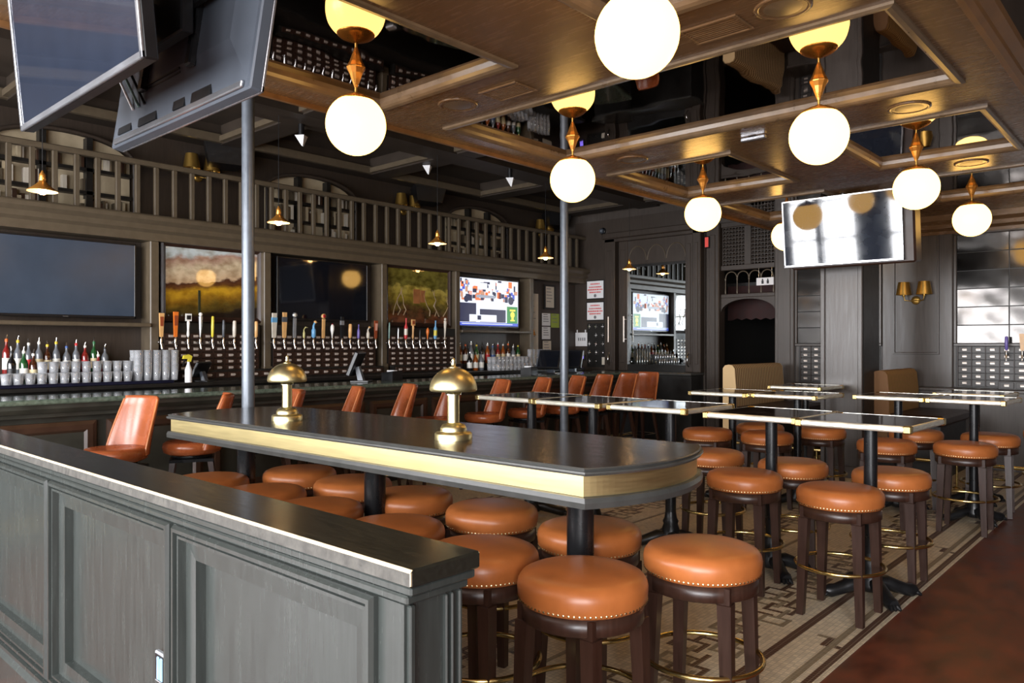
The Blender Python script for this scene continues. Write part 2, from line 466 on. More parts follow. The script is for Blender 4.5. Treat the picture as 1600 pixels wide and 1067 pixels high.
for (ya, yb, n) in ((-.4, 3.32, 15), (7.77, 9.33, 16)):
    g = G(); g.cbox(-8.30, -8.02, ya, yb, 1.685, 1.725, .006)
    struct('trim_%d' % n, g, M['trim'], 'shelf ledge under a bar television')
# ------------------------------------------------------------------ half wall in the foreground
PWX0, PWX1, PWY0, PWY1 = -5.6, -1.20, 1.03, 1.155
hw = thing('half_wall', 'dark grey-green panelled half wall in the left foreground', 'partition', (-3.4, 1.09, 0))
def at(o, g, name, mats, parent):      # mesh given in world coordinates, parented without moving
    c = obj(name, g, mats, parent)
    c.location = -Vector(parent.location) if parent.rotation_euler.z == 0 else c.location
    return c
g = G(); g.box(PWX0, PWX1, 1.045, PWY1, .16, 1.0); g.box(PWX1-.08, PWX1, PWY0, 1.045, .16, 1.0)
at(hw, g, 'core', M['panel'], hw)
g = G(); g.cbox(PWX0-.02, -1.17, .99, 1.19, 1.012, 1.05, .005)
capo = at(hw, g, 'cap', M['cap'], hw)
g = G()
# scuffed nosing on the front upper edge of the cap
g.prism([(.9886,1.0435),(.9886,1.0462),(.9922,1.0506),(.9940,1.0506),(.9940,1.049),(.990,1.046),(.990,1.0435)], PWX0, -1.1685, 'x')
g.box(-1.1715,-1.1688,.9886,.9915,1.018,1.045)
obj('worn_edge', g, M['capedge'], capo)
g = G(); g.box(PWX0,-1.1715,.9888,.9915,1.016,1.0435); obj('scuffed_face', g, M['capface'], capo)
g = G(); g.cbox(PWX0,-1.178,.9975,1.182,.992,1.0115,.004); g.cbox(PWX0,-1.188,1.008-.012,1.170,.9725,.9915,.004)
at(hw, g, 'cap_moulding', M['panel'], hw)
def panel_frame(x0, x1, z0, z1, y):
    def R(e, yy): return [(x0+e,yy,z0+e),(x1-e,yy,z0+e),(x1-e,yy,z1-e),(x0+e,yy,z1-e)]
    g = G()
    g.loft([R(-.006,y+.004), R(-.006,y-.010), R(0,y-.020), R(.010,y-.020), R(.012,y-.002), R(.018,y-.002), R(.020,y-.012), R(.028,y-.012), R(.032,y+.010),
            R(.085,y+.014), R(.088,y+.045)], 0, False, False)
    # recessed field
    q = R(.087,y+.043); g.add(q, [(0,1,2,3)])
    return g
for k, (x0, x1) in enumerate(((-5.50,-4.44), (-4.40,-3.35), (-3.31,-2.265), (-2.225,-1.29))):
    at(hw, panel_frame(x0, x1, .20, .967, 1.03-.034), 'panel', M['panel'], hw)
g = G()   # stiles and rails standing proud around the panels
zt0, zt1 = .967, .99
for (a, b) in ((PWX0,-5.50), (-4.44,-4.40), (-3.35,-3.31), (-2.265,-2.225), (-1.29,PWX1)): g.box(a, b, .998, 1.03, .20, .967)
g.box(PWX0, PWX1, .998, 1.03, .967, .972); g.box(PWX0, PWX1, .998, 1.03, .17, .20)
at(hw, g, 'stile_and_rail', M['panel'], hw)
g = G(); g.prism([(.97,0),(.97,.13),(.985,.15),(.985,.165),(1.03,.17),(1.155,.17),(1.19,.15),(1.19,0)], PWX0, -1.185, 'x')
at(hw, g, 'baseboard', M['panel'], hw)
g = G()
for (a, b, d) in ((1.005,1.02,.012),(1.105,1.113,.010),(1.122,1.130,.010),(1.146,1.156,.008)): g.cbox(-1.203, -1.20+d, a, b, .17, .97, .003)
at(hw, g, 'end_bead', M['panel'], hw)
ou = thing('power_outlet', 'small duplex power outlet plate low on the half wall', 'outlet', (-2.39, 1.018, .50))
g = G(); g.cbox(-.036, .036, -.004, .010, -.048, .048, .003); obj('cover_plate', g, mat('satin_outlet_plate', (170,172,176), .4, metal=.6), ou)
g = G(); g.box(-.029, .029, -.006, -.003, -.040, .040); obj('recess', g, M['plastic'], ou)
g = G(); g.cbox(-.012, .005, -.010, -.004, -.036, .036, .003); g.cbox(.010, .027, -.010, -.004, -.036, .036, .003); obj('socket', g, mat('grey_blue_socket', (120,150,170), .4), ou)

# ------------------------------------------------------------------ long communal table
TZ = 1.06
ct = thing('communal_table', 'long dark bar-height table with brass band and bowed ends', 'table', (-3.26, 2.59, 0), math.radians(1.2))
def outline(L, W, bow, off):
    l, w = L/2+off, W/2+off
    pts = [(-l,-w),(l,-w)]
    n = 36
    # right end arc through (l,-w),(l+bow,0),(l,w)
    R = (w*w+bow*bow)/(2*bow); a = math.asin(w/R)
    pts += [(l+bow-R+R*math.cos(t), R*math.sin(t)) for t in [-a+2*a*i/n for i in range(1,n)]]
    pts += [(l,w),(-l,w)]
    pts += [(-(l+bow-R+R*math.cos(t)), R*math.sin(t)) for t in [a-2*a*i/n for i in range(1,n)]]
    return pts
def ring(off, z): return [(x,y,z) for x,y in outline(3.22, .86, .13, off)]
g = G(); g.loft([ring(-.01,TZ-.030), ring(.012,TZ-.028), ring(.017,TZ-.020), ring(.015,TZ-.014), ring(.006,TZ-.011), ring(.010,TZ-.004), ring(.005,TZ)], 1, False, False)
g.add(ring(.005,TZ), [tuple(range(len(ring(0,0))))], 0)
obj('tabletop', g, [M['tabletop'], M['tablelip']], ct)
g = G(); g.loft([ring(-.004,TZ-.105), ring(-.004,TZ-.030)], 0); obj('brass_band', g, M['brassb'], ct)
g = G(); g.loft([ring(-.01,TZ-.15), ring(.014,TZ-.146), ring(.016,TZ-.125), ring(.010,TZ-.108), ring(-.01,TZ-.105)], 0); obj('lower_lip', g, M['tablelip'], ct)
for px in (1.40, .10, -1.16):
    g = G(); g.lathe([(.055,.03),(.055,TZ-.15)], 20); p = obj('post', g, M['post'], ct, (px, -.16, 0))
    g = G(); g.lathe([(.20,0),(.20,.012),(.17,.022),(.075,.03),(.062,.05),(.055,.06)], 24); obj('base_plate', g, M['iron'], p)

# brass mushroom lamps on the long table
def table_lamp(label, loc):
    t = thing('brass_lamp', label, 'lamp', loc, 0, 'brass mushroom lamps on the long table')
    g = G(); g.lathe([(.088,0),(.088,.026),(.083,.032),(.064,.034),(.062,.040),(.062,.052),(.052,.068),(.032,.074),(.028,.078)], 32); obj('base', g, M['lampb'], t)
    g = G(); g.lathe([(.0285,.07),(.0285,.218)], 24); obj('stem', g, M['lampb'], t)
    g = G(); g.lathe([(.038,.208),(.038,.218),(.018,.224),(.018,.30)], 16); obj('collar', g, M['chrome'], t)
    g = G(); prof = [(.112*math.cos(a), .232+.104*math.sin(a)) for a in [i*PI/2/12 for i in range(12)]] + [(.012,.3355)]
    prof = [(.108,.226)] + prof
    g.lathe(prof, 36, caps=False); g.lathe([(r-.002, z-.002) for r, z in prof], 36, caps=False); obj('dome_shade', g, M['lampb'], t)
    g = G(); g.lathe([(.022,.333),(.022,.337),(.010,.341),(.012,.352),(.007,.360),(.010,.368),(.006,.376),(.002,.380)], 14); obj('finial', g, M['lampb'], t)
    return t
lamp = table_lamp('brass mushroom table lamp nearer the bowed end of the long table', (-2.6, 2.46, TZ))
dup(lamp, 'brass mushroom table lamp farther along the long table, toward the bar', (-3.97, 2.42, TZ))

# ------------------------------------------------------------------ round leather stools
def make_stool():
    t = thing('bar_stool', 'x', 'stool', (0,0,0), 0, 'round leather stools')
    r = .228; z = .705
    prof = [(.205,z-.102),(r-.010,z-.100),(r-.004,z-.092),(r,z-.072),(r+.002,z-.048),(r-.002,z-.028),(r-.014,z-.011),(r-.036,z-.001),(r-.07,z+.003),(.11,z+.006),(.05,z+.007),(.001,z+.0075)]
    g = G(); g.lathe(prof, 40); cu = obj('cushion', g, M['leather'], t)
    g = G()
    n = 78
    for k in range(n):
        a = 2*PI*k/n; c, s_ = math.cos(a), math.sin(a)
        R = r-.005; zz = z-.089; d = .0060
        ce = Vector((R*c, R*s_, zz)); u = Vector((-s_, c, 0)); w = Vector((0,0,1)); o = Vector((c,s_,0))
        vs = [ce+u*d, ce+w*d, ce-u*d, ce-w*d, ce+o*.0065]
        g.add(vs, [(0,1,4),(1,2,4),(2,3,4),(3,0,4)], 0, True)
    obj('nailhead_trim', g, M['nail'], cu)
    g = G(); g.lathe([(.10,z-.104),(.215,z-.104),(.215,z-.158),(.207,z-.163),(.12,z-.163)], 36); obj('apron', g, M['walnut'], t)
    def leg_mesh():
        g = G()
        zt = z-.106
        def sq(x,y,h,zz): return [(x-h,y-h,zz),(x+h,y-h,zz),(x+h,y+h,zz),(x-h,y+h,zz)]
        g.loft([sq(.158,.158,.0185,0), sq(.142,.142,.0260,zt-.07), sq(.142,.142,.0260,zt-.062), sq(.1345,.1345,.0275,zt-.060), sq(.1345,.1345,.0275,zt)], 0)
        return g.mesh('leg', M['walnut'])
    lm = leg_mesh()
    for k in range(4): obj('leg', lm, None, t, (0,0,0), (0,0,k*PI/2))
    g = G(); g.tube([(.231*math.cos(2*PI*i/40), .231*math.sin(2*PI*i/40), .272) for i in range(40)], .0105, 8, closed=True)
    for k in range(4):
        a = PI/4+k*PI/2; g.cyl((.20*math.cos(a),.20*math.sin(a),.272), (.238*math.cos(a),.238*math.sin(a),.272), .008, n=6)
    obj('foot_ring', g, M['brass'], t)
    return t
stool0 = make_stool()
STOOLS = [
 (-1.615,2.15,'nearest round tan stool, in front of the long table corner',.0),
 (-2.105,2.14,'tan stool beside the nearest one, at the end of the half wall',.3),
 (-2.67,2.16,'third tan stool of the near row, half hidden by the half wall cap',.1),
 (-3.27,2.16,'fourth tan stool of the near row behind the half wall',.5),
 (-3.83,2.19,'fifth tan stool of the near row behind the half wall',.2),
 (-4.42,2.17,'last tan stool of the near row, under the left end of the long table',.7),
 (-1.465,2.735,'large tan stool at the bowed end of the long table',.42),
 (-2.005,2.72,'tan stool behind the black post of the long table',.15),
 (-2.60,2.72,'second tan stool of the far row under the long table',.6),
 (-3.17,2.68,'third tan stool of the far row, right of the middle post',.0),
 (-3.72,2.705,'fourth tan stool of the far row, left of the middle post',.35),
 (-4.28,2.70,'last tan stool of the far row, beside the grey pole',.9),
 (-1.50,4.38,'front stool at the rightmost near high-top, by the tile border',.02),
 (-2.12,4.50,'front stool at the near high-top next to the rightmost one',.25),
 (-1.46,5.18,'rear stool behind the rightmost near high-top post',.12),
 (-2.08,5.16,'rear stool behind the near high-top second from the right',.5),
 (-1.42,7.02,'front stool at the far right high-top pair, nearest the floor edge',.1),
 (-1.40,7.88,'stool standing behind the far right high-top, at the picture edge',.3),
 (-1.95,6.80,'stool left of the post at the far right high-top pair',.2),
 (-1.98,7.80,'stool in the rear between the far right high-tops',.6),
 (-3.47,6.58,'stool at the left end of the far left high-top pair',.15),
 (-2.72,5.24,'stool peeping out behind the bowed end of the long table',.4),
 (-2.93,6.68,'stool in front of the far left high-top pair, left of the square column',.22),
 (-3.28,7.32,'stool hidden behind the post of the far left high-top pair',.7),
 (-2.72,7.42,'stool just left of the square column',.1),
 (-1.05,8.75,'farthest stool, cut off at the right picture edge',.1),
]
for i, (x, y, lb, rz) in enumerate(STOOLS):
    if i == 0:
        stool0.location = (x,y,.005); stool0['label'] = lb
    else:
        dup(stool0, lb, (x,y,.005 if x < -1.27 else 0), rz*.35)

# ------------------------------------------------------------------ square high-top tables
def make_hightop():
    t = thing('hightop_table', 'x', 'table', (0,0,0), 0, 'square high-top tables')
    h = 1.06
    g = G(); g.cbox(-.305,.305,-.32,.32,h-.034,h,.003); obj('tabletop', g, M['hightop'], t)
    for k in range(4):
        g = G()
        L = .285 if k % 2 == 0 else .30
        D = .325 if k % 2 == 0 else .310
        T = Matrix.Rotation(k*PI/2, 4, 'Z')
        # rounded edge bar
        n = 6
        pr = [(-D+.006, h-.036),(-D-.004,h-.034),(-D-.008,h-.026),(-D-.008,h-.010),(-D-.004,h-.002),(-D+.006,h+.001)]
        g.prism(pr, -L, L, 'x', 0, T)
        obj('brass_edge', g, M['brassedge'], t)
    for sx in (-1,1):
        for sy in (-1,1):
            g = G(); g.cbox(sx*.298-.022, sx*.298+.022, sy*.313-.022, sy*.313+.022, h-.040, h+.003, .006)
            obj('corner_bracket', g, M['brass'], t)
    g = G(); g.lathe([(.16,h-.045),(.16,h-.036),(.05,h-.036)], 16); g.lathe([(.038,.10),(.038,h-.045)], 16); obj('post', g, M['post'], t)
    g = G(); g.lathe([(.035,.03),(.070,.04),(.082,.075),(.060,.105),(.062,.13),(.050,.17),(.056,.19),(.044,.215),(.038,.26)], 18); hub = obj('hub', g, M['iron'], t)
    fm = G()
    fm.tube([(.04,0,.085),(.09,0,.082),(.15,0,.060),(.21,0,.040),(.245,0,.034),(.275,0,.034)], [.036,.044,.040,.036,.040,.028], 10)
    for a in (-.5, 0, .5): fm.tube([(.25,0.0,.034),(.272,.030*a*1.4,.026),(.292,.036*a*1.4,.012)], [.018,.016,.008], 6)
    fme = fm.mesh('claw_foot', M['iron'])
    for k in range(4): obj('claw_foot', fme, None, t, (0,0,0), (0,0,PI/4+k*PI/2))
    return t
ht0 = make_hightop()
TABLES = [
 (-1.465,4.80,1.0,'rightmost square high-top of the near row, standing by the tile border',-.03),
 (-2.105,4.87,1.0,'square high-top joined to the left of the rightmost near one',-.03),
 (-2.93,4.99,1.05,'square high-top in the middle of the near row, alone between gaps',-.03),
 (-3.66,5.02,1.08,'square high-top behind the lamp, right one of a joined pair',-.05),
 (-4.37,5.08,1.08,'leftmost square high-top of the near row, partly behind the brass lamp',-.05),
 (-3.42,7.00,.96,'left high-top of the joined pair before the striped booth',-.04),
 (-2.80,7.06,.96,'right high-top of the joined pair before the striped booth',-.04),
 (-3.28,8.50,.94,'small far high-top close to the square column',-.04),
 (-2.04,7.46,.92,'left high-top of the joined pair in front of the gold striped booth',-.03),
 (-1.44,7.44,.92,'right high-top of the joined pair at the right picture edge',-.03),
 (-1.60,8.35,.92,'farthest high-top, below the wall drawers at right',-.03),
]
for i, (x, y, s_, lb, rz) in enumerate(TABLES):
    t = ht0 if i == 0 else dup(ht0, lb, (x,y,.005), rz)
    t['label'] = lb; t.location = (x,y,.005); t.rotation_euler = (0,0,rz); t.scale = (s_, s_, .985 if y > 6.5 else .995)
# ------------------------------------------------------------------ globe lamps hanging from the mirrored coffers
def make_globe():
    t = thing('globe_lamp', 'x', 'ceiling lamp', (0,0,0), 0, 'opal globe lamps under the ceiling')
    # local z = 0 at the mirror, globe centre at -0.34
    g = G(); g.lathe([(.058,0.0),(.056,-.006),(.040,-.035),(.026,-.075),(.014,-.105),(.010,-.118)], 10, sm=False); obj('canopy', g, M['copper'], t)
    g = G(); g.lathe([(.0085,-.10),(.0085,-.165)], 12); obj('stem', g, M['gold'], t)
    g = G(); g.lathe([(.010,-.148),(.022,-.152),(.030,-.158),(.070,-.171),(.098,-.186),(.112,-.198),(.114,-.207),(.108,-.208)], 28); obj('cap', g, M['copper'], t)
    g = G(); g.sphere((0,0,-.345), .18, 40, 24); obj('globe', g, M['globe'], t)
    return t
gl0 = make_globe()
GL = [(-3.78,2.77,'big opal globe lamp hanging left, beside the television pair'), (-1.79,2.77,'largest opal globe lamp, cut by the top picture edge'),
      (-3.74,4.85,'opal globe lamp in front of the right grey pole'), (-1.80,4.88,'opal globe lamp in the wide mirrored coffer, upper right'),
      (-3.73,6.98,'opal globe lamp above the mirrored cabinet doors'), (-1.79,7.06,'opal globe lamp overlapping the right television corner'),
      (-3.74,9.1,'opal globe lamp half hidden behind the right television'), (-1.80,9.2,'farthest right opal globe lamp near the wall mirror')]
for i, (x, y, lb) in enumerate(GL):
    if i == 0: gl0.location = (x,y,ZM); gl0['label'] = lb
    else: dup(gl0, lb, (x,y,ZM))

# ------------------------------------------------------------------ grey support poles
for (x, y, lb) in ((-5.15,2.82,'grey round steel pole left of the long table'), (-5.15,6.53,'grey round steel pole behind the high-tops')):
    t = thing('support_pole', lb, 'pole', (x,y,0), 0, 'round steel poles')
    g = G(); g.lathe([(.045,.0),(.045,3.999)], 20); obj('shaft', g, M['steel'], t)
    g = G(); g.lathe([(.10,0),(.10,.012),(.06,.03),(.045,.04)], 20); obj('base_flange', g, M['post'], t)

# ------------------------------------------------------------------ bar counter
bar = thing('bar_counter', 'long granite-topped bar counter with panelled front', 'bar', (-6.75, 4.6, 0))
BY0, BY1 = -1.2, 9.75
g = G(); g.cbox(-7.0, -6.38, BY0, BY1, 1.055, 1.095, .010); at(bar, g, 'granite_top', M['granite'], bar)
g = G(); g.prism([(-6.42,1.055),(-6.42,1.02),(-6.46,.985),(-6.50,.98),(-6.50,.95),(-6.6,.94),(-6.9,.94),(-6.9,1.055)], BY0, BY1, 'y'); at(bar, g, 'cornice', M['barfront'], bar)
g = G(); g.box(-6.9, -6.60, BY0, BY1, .0, .95); at(bar, g, 'core', M['barfront'], bar)
y = BY0+.02; w = .86
while y < BY1-.3:
    y1 = min(y+w, BY1-.02)
    def R(e, xx): return [(xx,y+e,.14+e),(xx,y1-e,.14+e),(xx,y1-e,.93-e),(xx,y+e,.93-e)]
    g = G(); g.loft([R(.03,-6.601), R(.03,-6.575), R(.06,-6.565), R(.10,-6.565), R(.12,-6.585)], 0, False, False); g.add(R(.12,-6.585), [(0,1,2,3)], 1)
    at(bar, g, 'front_panel', [M['barrail'], M['barfront']], bar)
    y += w + .02
g = G(); g.tube([(-6.32,BY0,.19),(-6.32,BY1,.19)], .02, 10); 
for k in range(9): g.tube([(-6.60,BY0+.5+k*1.2,.12),(-6.45,BY0+.5+k*1.2,.13),(-6.32,BY0+.5+k*1.2,.19)], .012, 6)
at(bar, g, 'foot_rail', M['brass'], bar)
bm_ = thing('bar_mat', 'long dark navy bar mat under the glasses', 'bar mat', (-7.85, 2.4, 1.122))
g = G(); g.cbox(-.22,.22,-1.6,.98,0,.022,.004); obj('mat', g, M['navy'], bm_)
g = G(); g.box(-.222,-.20,-1.6,.98,.022,.030); g.box(.20,.222,-1.6,.98,.022,.030); obj('raised_edge', g, M['navy'], bm_)

# ------------------------------------------------------------------ bar chairs
def make_chair():
    t = thing('bar_chair', 'x', 'chair', (0,0,0), 0, 'leather swivel chairs along the bar')
    # faces local -Y; seat top z .75, back rises behind at +Y
    zs = .74
    g = G()
    n = 28
    def sr(s_, z, dy=0): return [(.225*s_*math.cos(2*PI*j/n)*(1.0), .215*s_*math.sin(2*PI*j/n)+dy, z) for j in range(n)]
    g.loft([sr(.86,zs-.10), sr(.99,zs-.085), sr(1.03,zs-.05), sr(1.0,zs-.018), sr(.90,zs-.004), sr(.6,zs-.006), sr(.02,zs-.012)], 0, True)
    obj('seat', g, M['leather2'], t)
    # curved bucket back: inner and outer surface
    def shell(inset, thick):
        rows = []
        for i in range(9):
            v = i/8
            z = zs-.06 + v*.40
            half = (1.15*(1-v) + .78*v) - inset          # half opening angle
            R = .235 + .02*v
            oy = .07*v**1.3
            rows.append((z, half, R-thick, oy))
        return rows
    rin = shell(0, .022); rout = shell(0, 0)
    def pt(z, a, R, oy): return (R*math.sin(a), R*math.cos(a)*.92 + oy, z)
    K = 12
    g = G()
    ring_rows = []
    for (a, b) in zip(rin, rout):
        inner = [pt(a[0], -a[1]+2*a[1]*j/K, a[2]-.012*math.cos(PI*(j/K-.5)), a[3]) for j in range(K+1)]
        outer = [pt(b[0], -b[1]+2*b[1]*j/K, b[2]+.014*math.sin(PI*j/K), b[3]) for j in range(K+1)]
        ring_rows.append(inner + outer[::-1])
    top = ring_rows[-1]
    cz = top[0][2]
    capr = [(p[0]*.96, p[1], p[2]+.018) for p in top]
    mid = [((capr[j][0]+capr[-1-j][0])/2, (capr[j][1]+capr[-1-j][1])/2, cz+.026) for j in range(len(capr))]
    g.loft(ring_rows+[capr, mid], 0, True, False)
    obj('backrest', g, M['leather2'], t)
    for s_ in (-1, 1):
        g = G(); path = []
        for (a, b) in zip(rin, rout):
            path.append(pt(a[0], s_*a[1]*1.01, (a[2]+b[2])/2, a[3]))
        g.tube(path, .0085, 6); obj('piping', g, M['leather'], t)
    g = G(); g.lathe([(.06,zs-.135),(.15,zs-.135),(.15,zs-.10),(.06,zs-.10)], 20); g.box(-.16,.16,-.16,.16,zs-.155,zs-.132); obj('swivel_plate', g, M['post'], t)
    lg = G()
    def sq(x,y,h,zz): return [(x-h,y-h,zz),(x+h,y-h,zz),(x+h,y+h,zz),(x-h,y+h,zz)]
    lg.loft([sq(.21,.21,.013,0), sq(.135,.135,.020,zs-.15)], 0)
    lm = lg.mesh('leg', M['walnut'])
    for k in range(4): obj('leg', lm, None, t, (0,0,0), (0,0,k*PI/2))
    g = G(); g.tube([(.175,.175,.24),(-.175,.175,.24),(-.175,-.175,.24),(.175,-.175,.24)], .009, 6, closed=True, sm=False); obj('foot_rest', g, M['chrome'], t)
    return t
ch0 = make_chair()
CH = [(2.20,.34),(2.78,-.48),(3.44,-.40),(4.08,-.42),(4.72,-.38),(5.35,-.30),(6.1,-.36),(6.82,-.42),(7.5,-.42),(8.10,-.32),(8.68,-.26),(9.27,-.02)]
CHL = ['tan leather bar chair turned toward the viewer, nearest chair at the bar', 'tan leather bar chair seen under the left end of the long table',
       'leather bar chair left of the farther brass lamp', 'leather bar chair just right of the farther brass lamp', 'leather bar chair midway between the two brass lamps',
       'leather bar chair left of the nearer brass lamp, seat showing', 'leather bar chair directly behind the nearer brass lamp', 'leather bar chair just left of the right grey pole',
       'leather bar chair just right of the right grey pole', 'leather bar chair third from the far end of the bar', 'leather bar chair second from the far end of the bar', 'leather bar chair at the far end of the bar']
for i, ((y, rz), lb) in enumerate(zip(CH, CHL)):
    if i == 0: ch0.location = (-5.95,y,.005); ch0.rotation_euler = (0,0,rz); ch0['label'] = lb
    else: dup(ch0, lb, (-5.95,y,.005), rz)

# ------------------------------------------------------------------ small copper pendants over the bar
def make_pendant():
    t = thing('copper_pendant', 'x', 'pendant lamp', (0,0,0), 0, 'copper pendants over the bar')
    # local z = 0 at shade rim
    g = G(); pr = [(.110,0),(.108,.006),(.075,.030),(.045,.055),(.028,.075),(.022,.085)]
    g.lathe(pr, 28, caps=False); g.lathe([(r-.002,z-.001) for r,z in pr], 28, 1, caps=False); obj('shade', g, [M['copper'], M['enamel']], t)
    g = G(); g.lathe([(.022,.080),(.026,.090),(.022,.120),(.024,.128),(.012,.150),(.006,.165)], 16); obj('socket', g, M['copper'], t)
    g = G(); g.sphere((0,0,.006), .034, 14, 8); g.lathe([(.018,.02),(.015,.085)], 12); obj('bulb', g, M['bulb'], t)
    g = G(); g.cyl((.03,0,.10),(.045,0,.10), .006, n=6); obj('switch_key', g, M['brass'], t)
    g = G(); g.cyl((0,0,.16),(0,0,1.065), .003, n=5); obj('cord', g, M['plastic'], t)
    return t
pd0 = make_pendant()
PD = [(1.97,'copper pendant lamp at the far left, below the hanging television'), (4.05,'copper pendant lamp right of the left pole'), (6.17,'copper pendant lamp above the second painting'),
      (8.2,'copper pendant lamp left of the right grey pole'), (10.3,'copper pendant lamp before the mirrored cabinet')]
for i, (y, lb) in enumerate(PD):
    if i == 0: pd0.location = (-6.8,y,2.715); pd0['label'] = lb
    else: dup(pd0, lb, (-6.8,y,2.715))

# ------------------------------------------------------------------ gallery: balustrade, arched bookcases, sconces
bal = thing('balustrade', 'taupe wooden gallery balustrade above the bar televisions', 'balustrade', (-8.1, 5.4, 2.82))
g = G(); g.cbox(-.045,.045,-5.5,5.45,.53,.585,.01); obj('top_rail', g, M['trim'], bal)
g = G(); g.cbox(-.05,.05,-5.5,5.45,0,.03,.006); obj('bottom_rail', g, M['trim'], bal)
bg = G(); bg.cbox(-.022,.022,-.022,.022,.03,.53,.003); bme = bg.mesh('baluster', M['trim'])
y = -3.9
while y < 5.4:
    obj('baluster', bme, None, bal, (0,y,0)); y += .19
def bookcase(label, yc, w=1.30, h=.86):
    t = thing('arched_bookcase', label, 'bookcase', (-8.68, yc, 2.82), 0, 'arched bookcases in the gallery')
    hw_ = w/2; spring = h-.22
    arch = [(hw_*math.cos(a), spring+.22*math.sin(a)) for a in [PI*i/16 for i in range(17)]]
    poly = [(-hw_,0),(hw_,0)] + arch
    g = G(); g.prism(poly, 0, .02, 'x'); obj('back', g, M['cream'], t)
    g = G(); g.tube([(.10,hw_+.02,0)] + [(.10,y*1.03,z+.01) for y,z in arch] + [(.10,-hw_-.02,0)], .024, 6); obj('arch_moulding', g, M['wall'], t)
    for sy in (-1,1):
        g = G(); g.box(.02,.12,sy*w/6-.03,sy*w/6+.03,0,h-.03); obj('divider', g, M['black'], t)
    for z in (.0,.24,.48):
        g = G(); g.box(.02,.12,-hw_+.01,hw_-.01,z,z+.035); sh = obj('shelf', g, M['black'], t)
    g = G(); rnd = random.Random(int(yc*100))
    for z in (.035,.275,.515):
        yy = -hw_+.04
        while yy < hw_-.08:
            bw = rnd.uniform(.018,.042); bh = rnd.uniform(.11,.19 if z < .5 else .13)
            if rnd.random() < .78: g.box(.02,.02+rnd.uniform(.06,.09),yy,yy+bw,z,z+bh,rnd.randrange(4))
            else: yy += rnd.uniform(.03,.12)
            yy += bw+.002
    b = obj('books', g, [M['cream'], M['trim'], M['offwhite'], M['barrail']], t); b['kind'] = 'stuff'
    return t
for yc, lb in ((2.70,'arched bookcase at the left, behind the balustrade'), (5.62,'arched bookcase in the middle, behind the balustrade'), (8.68,'arched bookcase at the right, behind the balustrade'), (-.3,'arched bookcase out at the far left of the gallery')):
    if yc > 0: bookcase(lb, yc)
def make_sconce(mat_):
    t = thing('double_sconce', 'x', 'wall lamp', (0,0,0), 0, 'double-shade gold wall sconces')
    # wall is behind at local +Y... mounted facing -Y
    g = G(); g.lathe([(.055,-.012),(.055,.0),(.048,.010),(.02,.016)], 24, 0, Matrix.Rotation(PI/2,4,'X')); obj('backplate', g, M['gold'], t)
    for s_ in (-1,1):
        g = G(); g.tube([(0,-.02,0),(s_*.05,-.06,-.01),(s_*.11,-.09,0),(s_*.12,-.09,.05)], .007, 6); a = obj('arm', g, M['gold'], t)
        g = G(); g.lathe([(.014,.045),(.018,.05),(.012,.085)], 10, 0, Matrix.Translation((s_*.12,-.09,0))); obj('candle_cup', g, M['gold'], a)
        g = G(); pr = [(.095,.07),(.066,.235)]
        T = Matrix.Translation((s_*.12,-.09,0)); g.lathe(pr, 28, 0, T, True, False); g.lathe([(.093,.07),(.064,.235)], 28, 0, T, True, False); obj('shade', g, M['gold'], t)
    return t
sc0 = make_sconce(None)
sc0.location = (-2.75, 10.885, 2.08); sc0['label'] = 'gold double-shade sconce on the right wall panel'
for y, lb in ((4.13,'gold double-shade sconce above the first painting'), (7.22,'gold double-shade sconce above the second painting'), (10.35,'gold double-shade sconce at the end of the gallery')):
    dup(sc0, lb, (-8.69, y, 3.46), PI/2)
# wedge-shaped speakers over the sconces
for y, lb in ((4.33,'black wedge loudspeaker above the first gallery sconce'), (7.45,'black wedge loudspeaker above the second gallery sconce'), (10.45,'black wedge loudspeaker above the last gallery sconce')):
    t = thing('wall_speaker', lb, 'speaker', (-8.45, y, 3.69), math.radians(-14), 'wedge loudspeakers')
    g = G()
    g.loft([[(-.10,-.16,-.13),(.12,-.20,-.10),(.12,.20,-.10),(-.10,.16,-.13)],[(-.13,-.2,.1),(.16,-.26,.14),(.16,.26,.14),(-.13,.2,.1)]], 0); obj('cabinet', g, M['plastic'], t)
    g = G(); g.loft([[(.121,-.19,-.09),(.126,-.19,-.09),(.126,.19,-.09),(.121,.19,-.09)],[(.158,-.25,.13),(.163,-.25,.13),(.163,.25,.13),(.158,.25,.13)]], 0); obj('grille', g, M['iron'], t)
    g = G(); g.box(-.2,-.08,-.03,.03,-.02,.06); obj('wall_bracket', g, M['post'], t)
for (x,y,z,lb) in ((-6.9,4.37,3.66,'small white spotlight near the left globe lamp'), (-7.3,6.45,3.775,'small white spotlight above the middle speaker'), (-6.65,7.30,3.66,'small white spotlight left of the right pole')):
    t = thing('spotlight', lb, 'spotlight', (x,y,z), .6)
    g = G(); g.loft([[(-.05,-.05,0),(.05,-.05,0),(.05,.05,0),(-.05,.05,0)],[(.005,-.01,-.10),(.02,-.01,-.11),(.02,.01,-.11),(.005,.01,-.10)]], 0); obj('head', g, M['white'], t)
    hs = .0 if z > 3.7 else .115
    g = G(); g.lathe([(.03,-.02),(.03,.005+hs)], 12); obj('mount', g, M['plastic'], t)
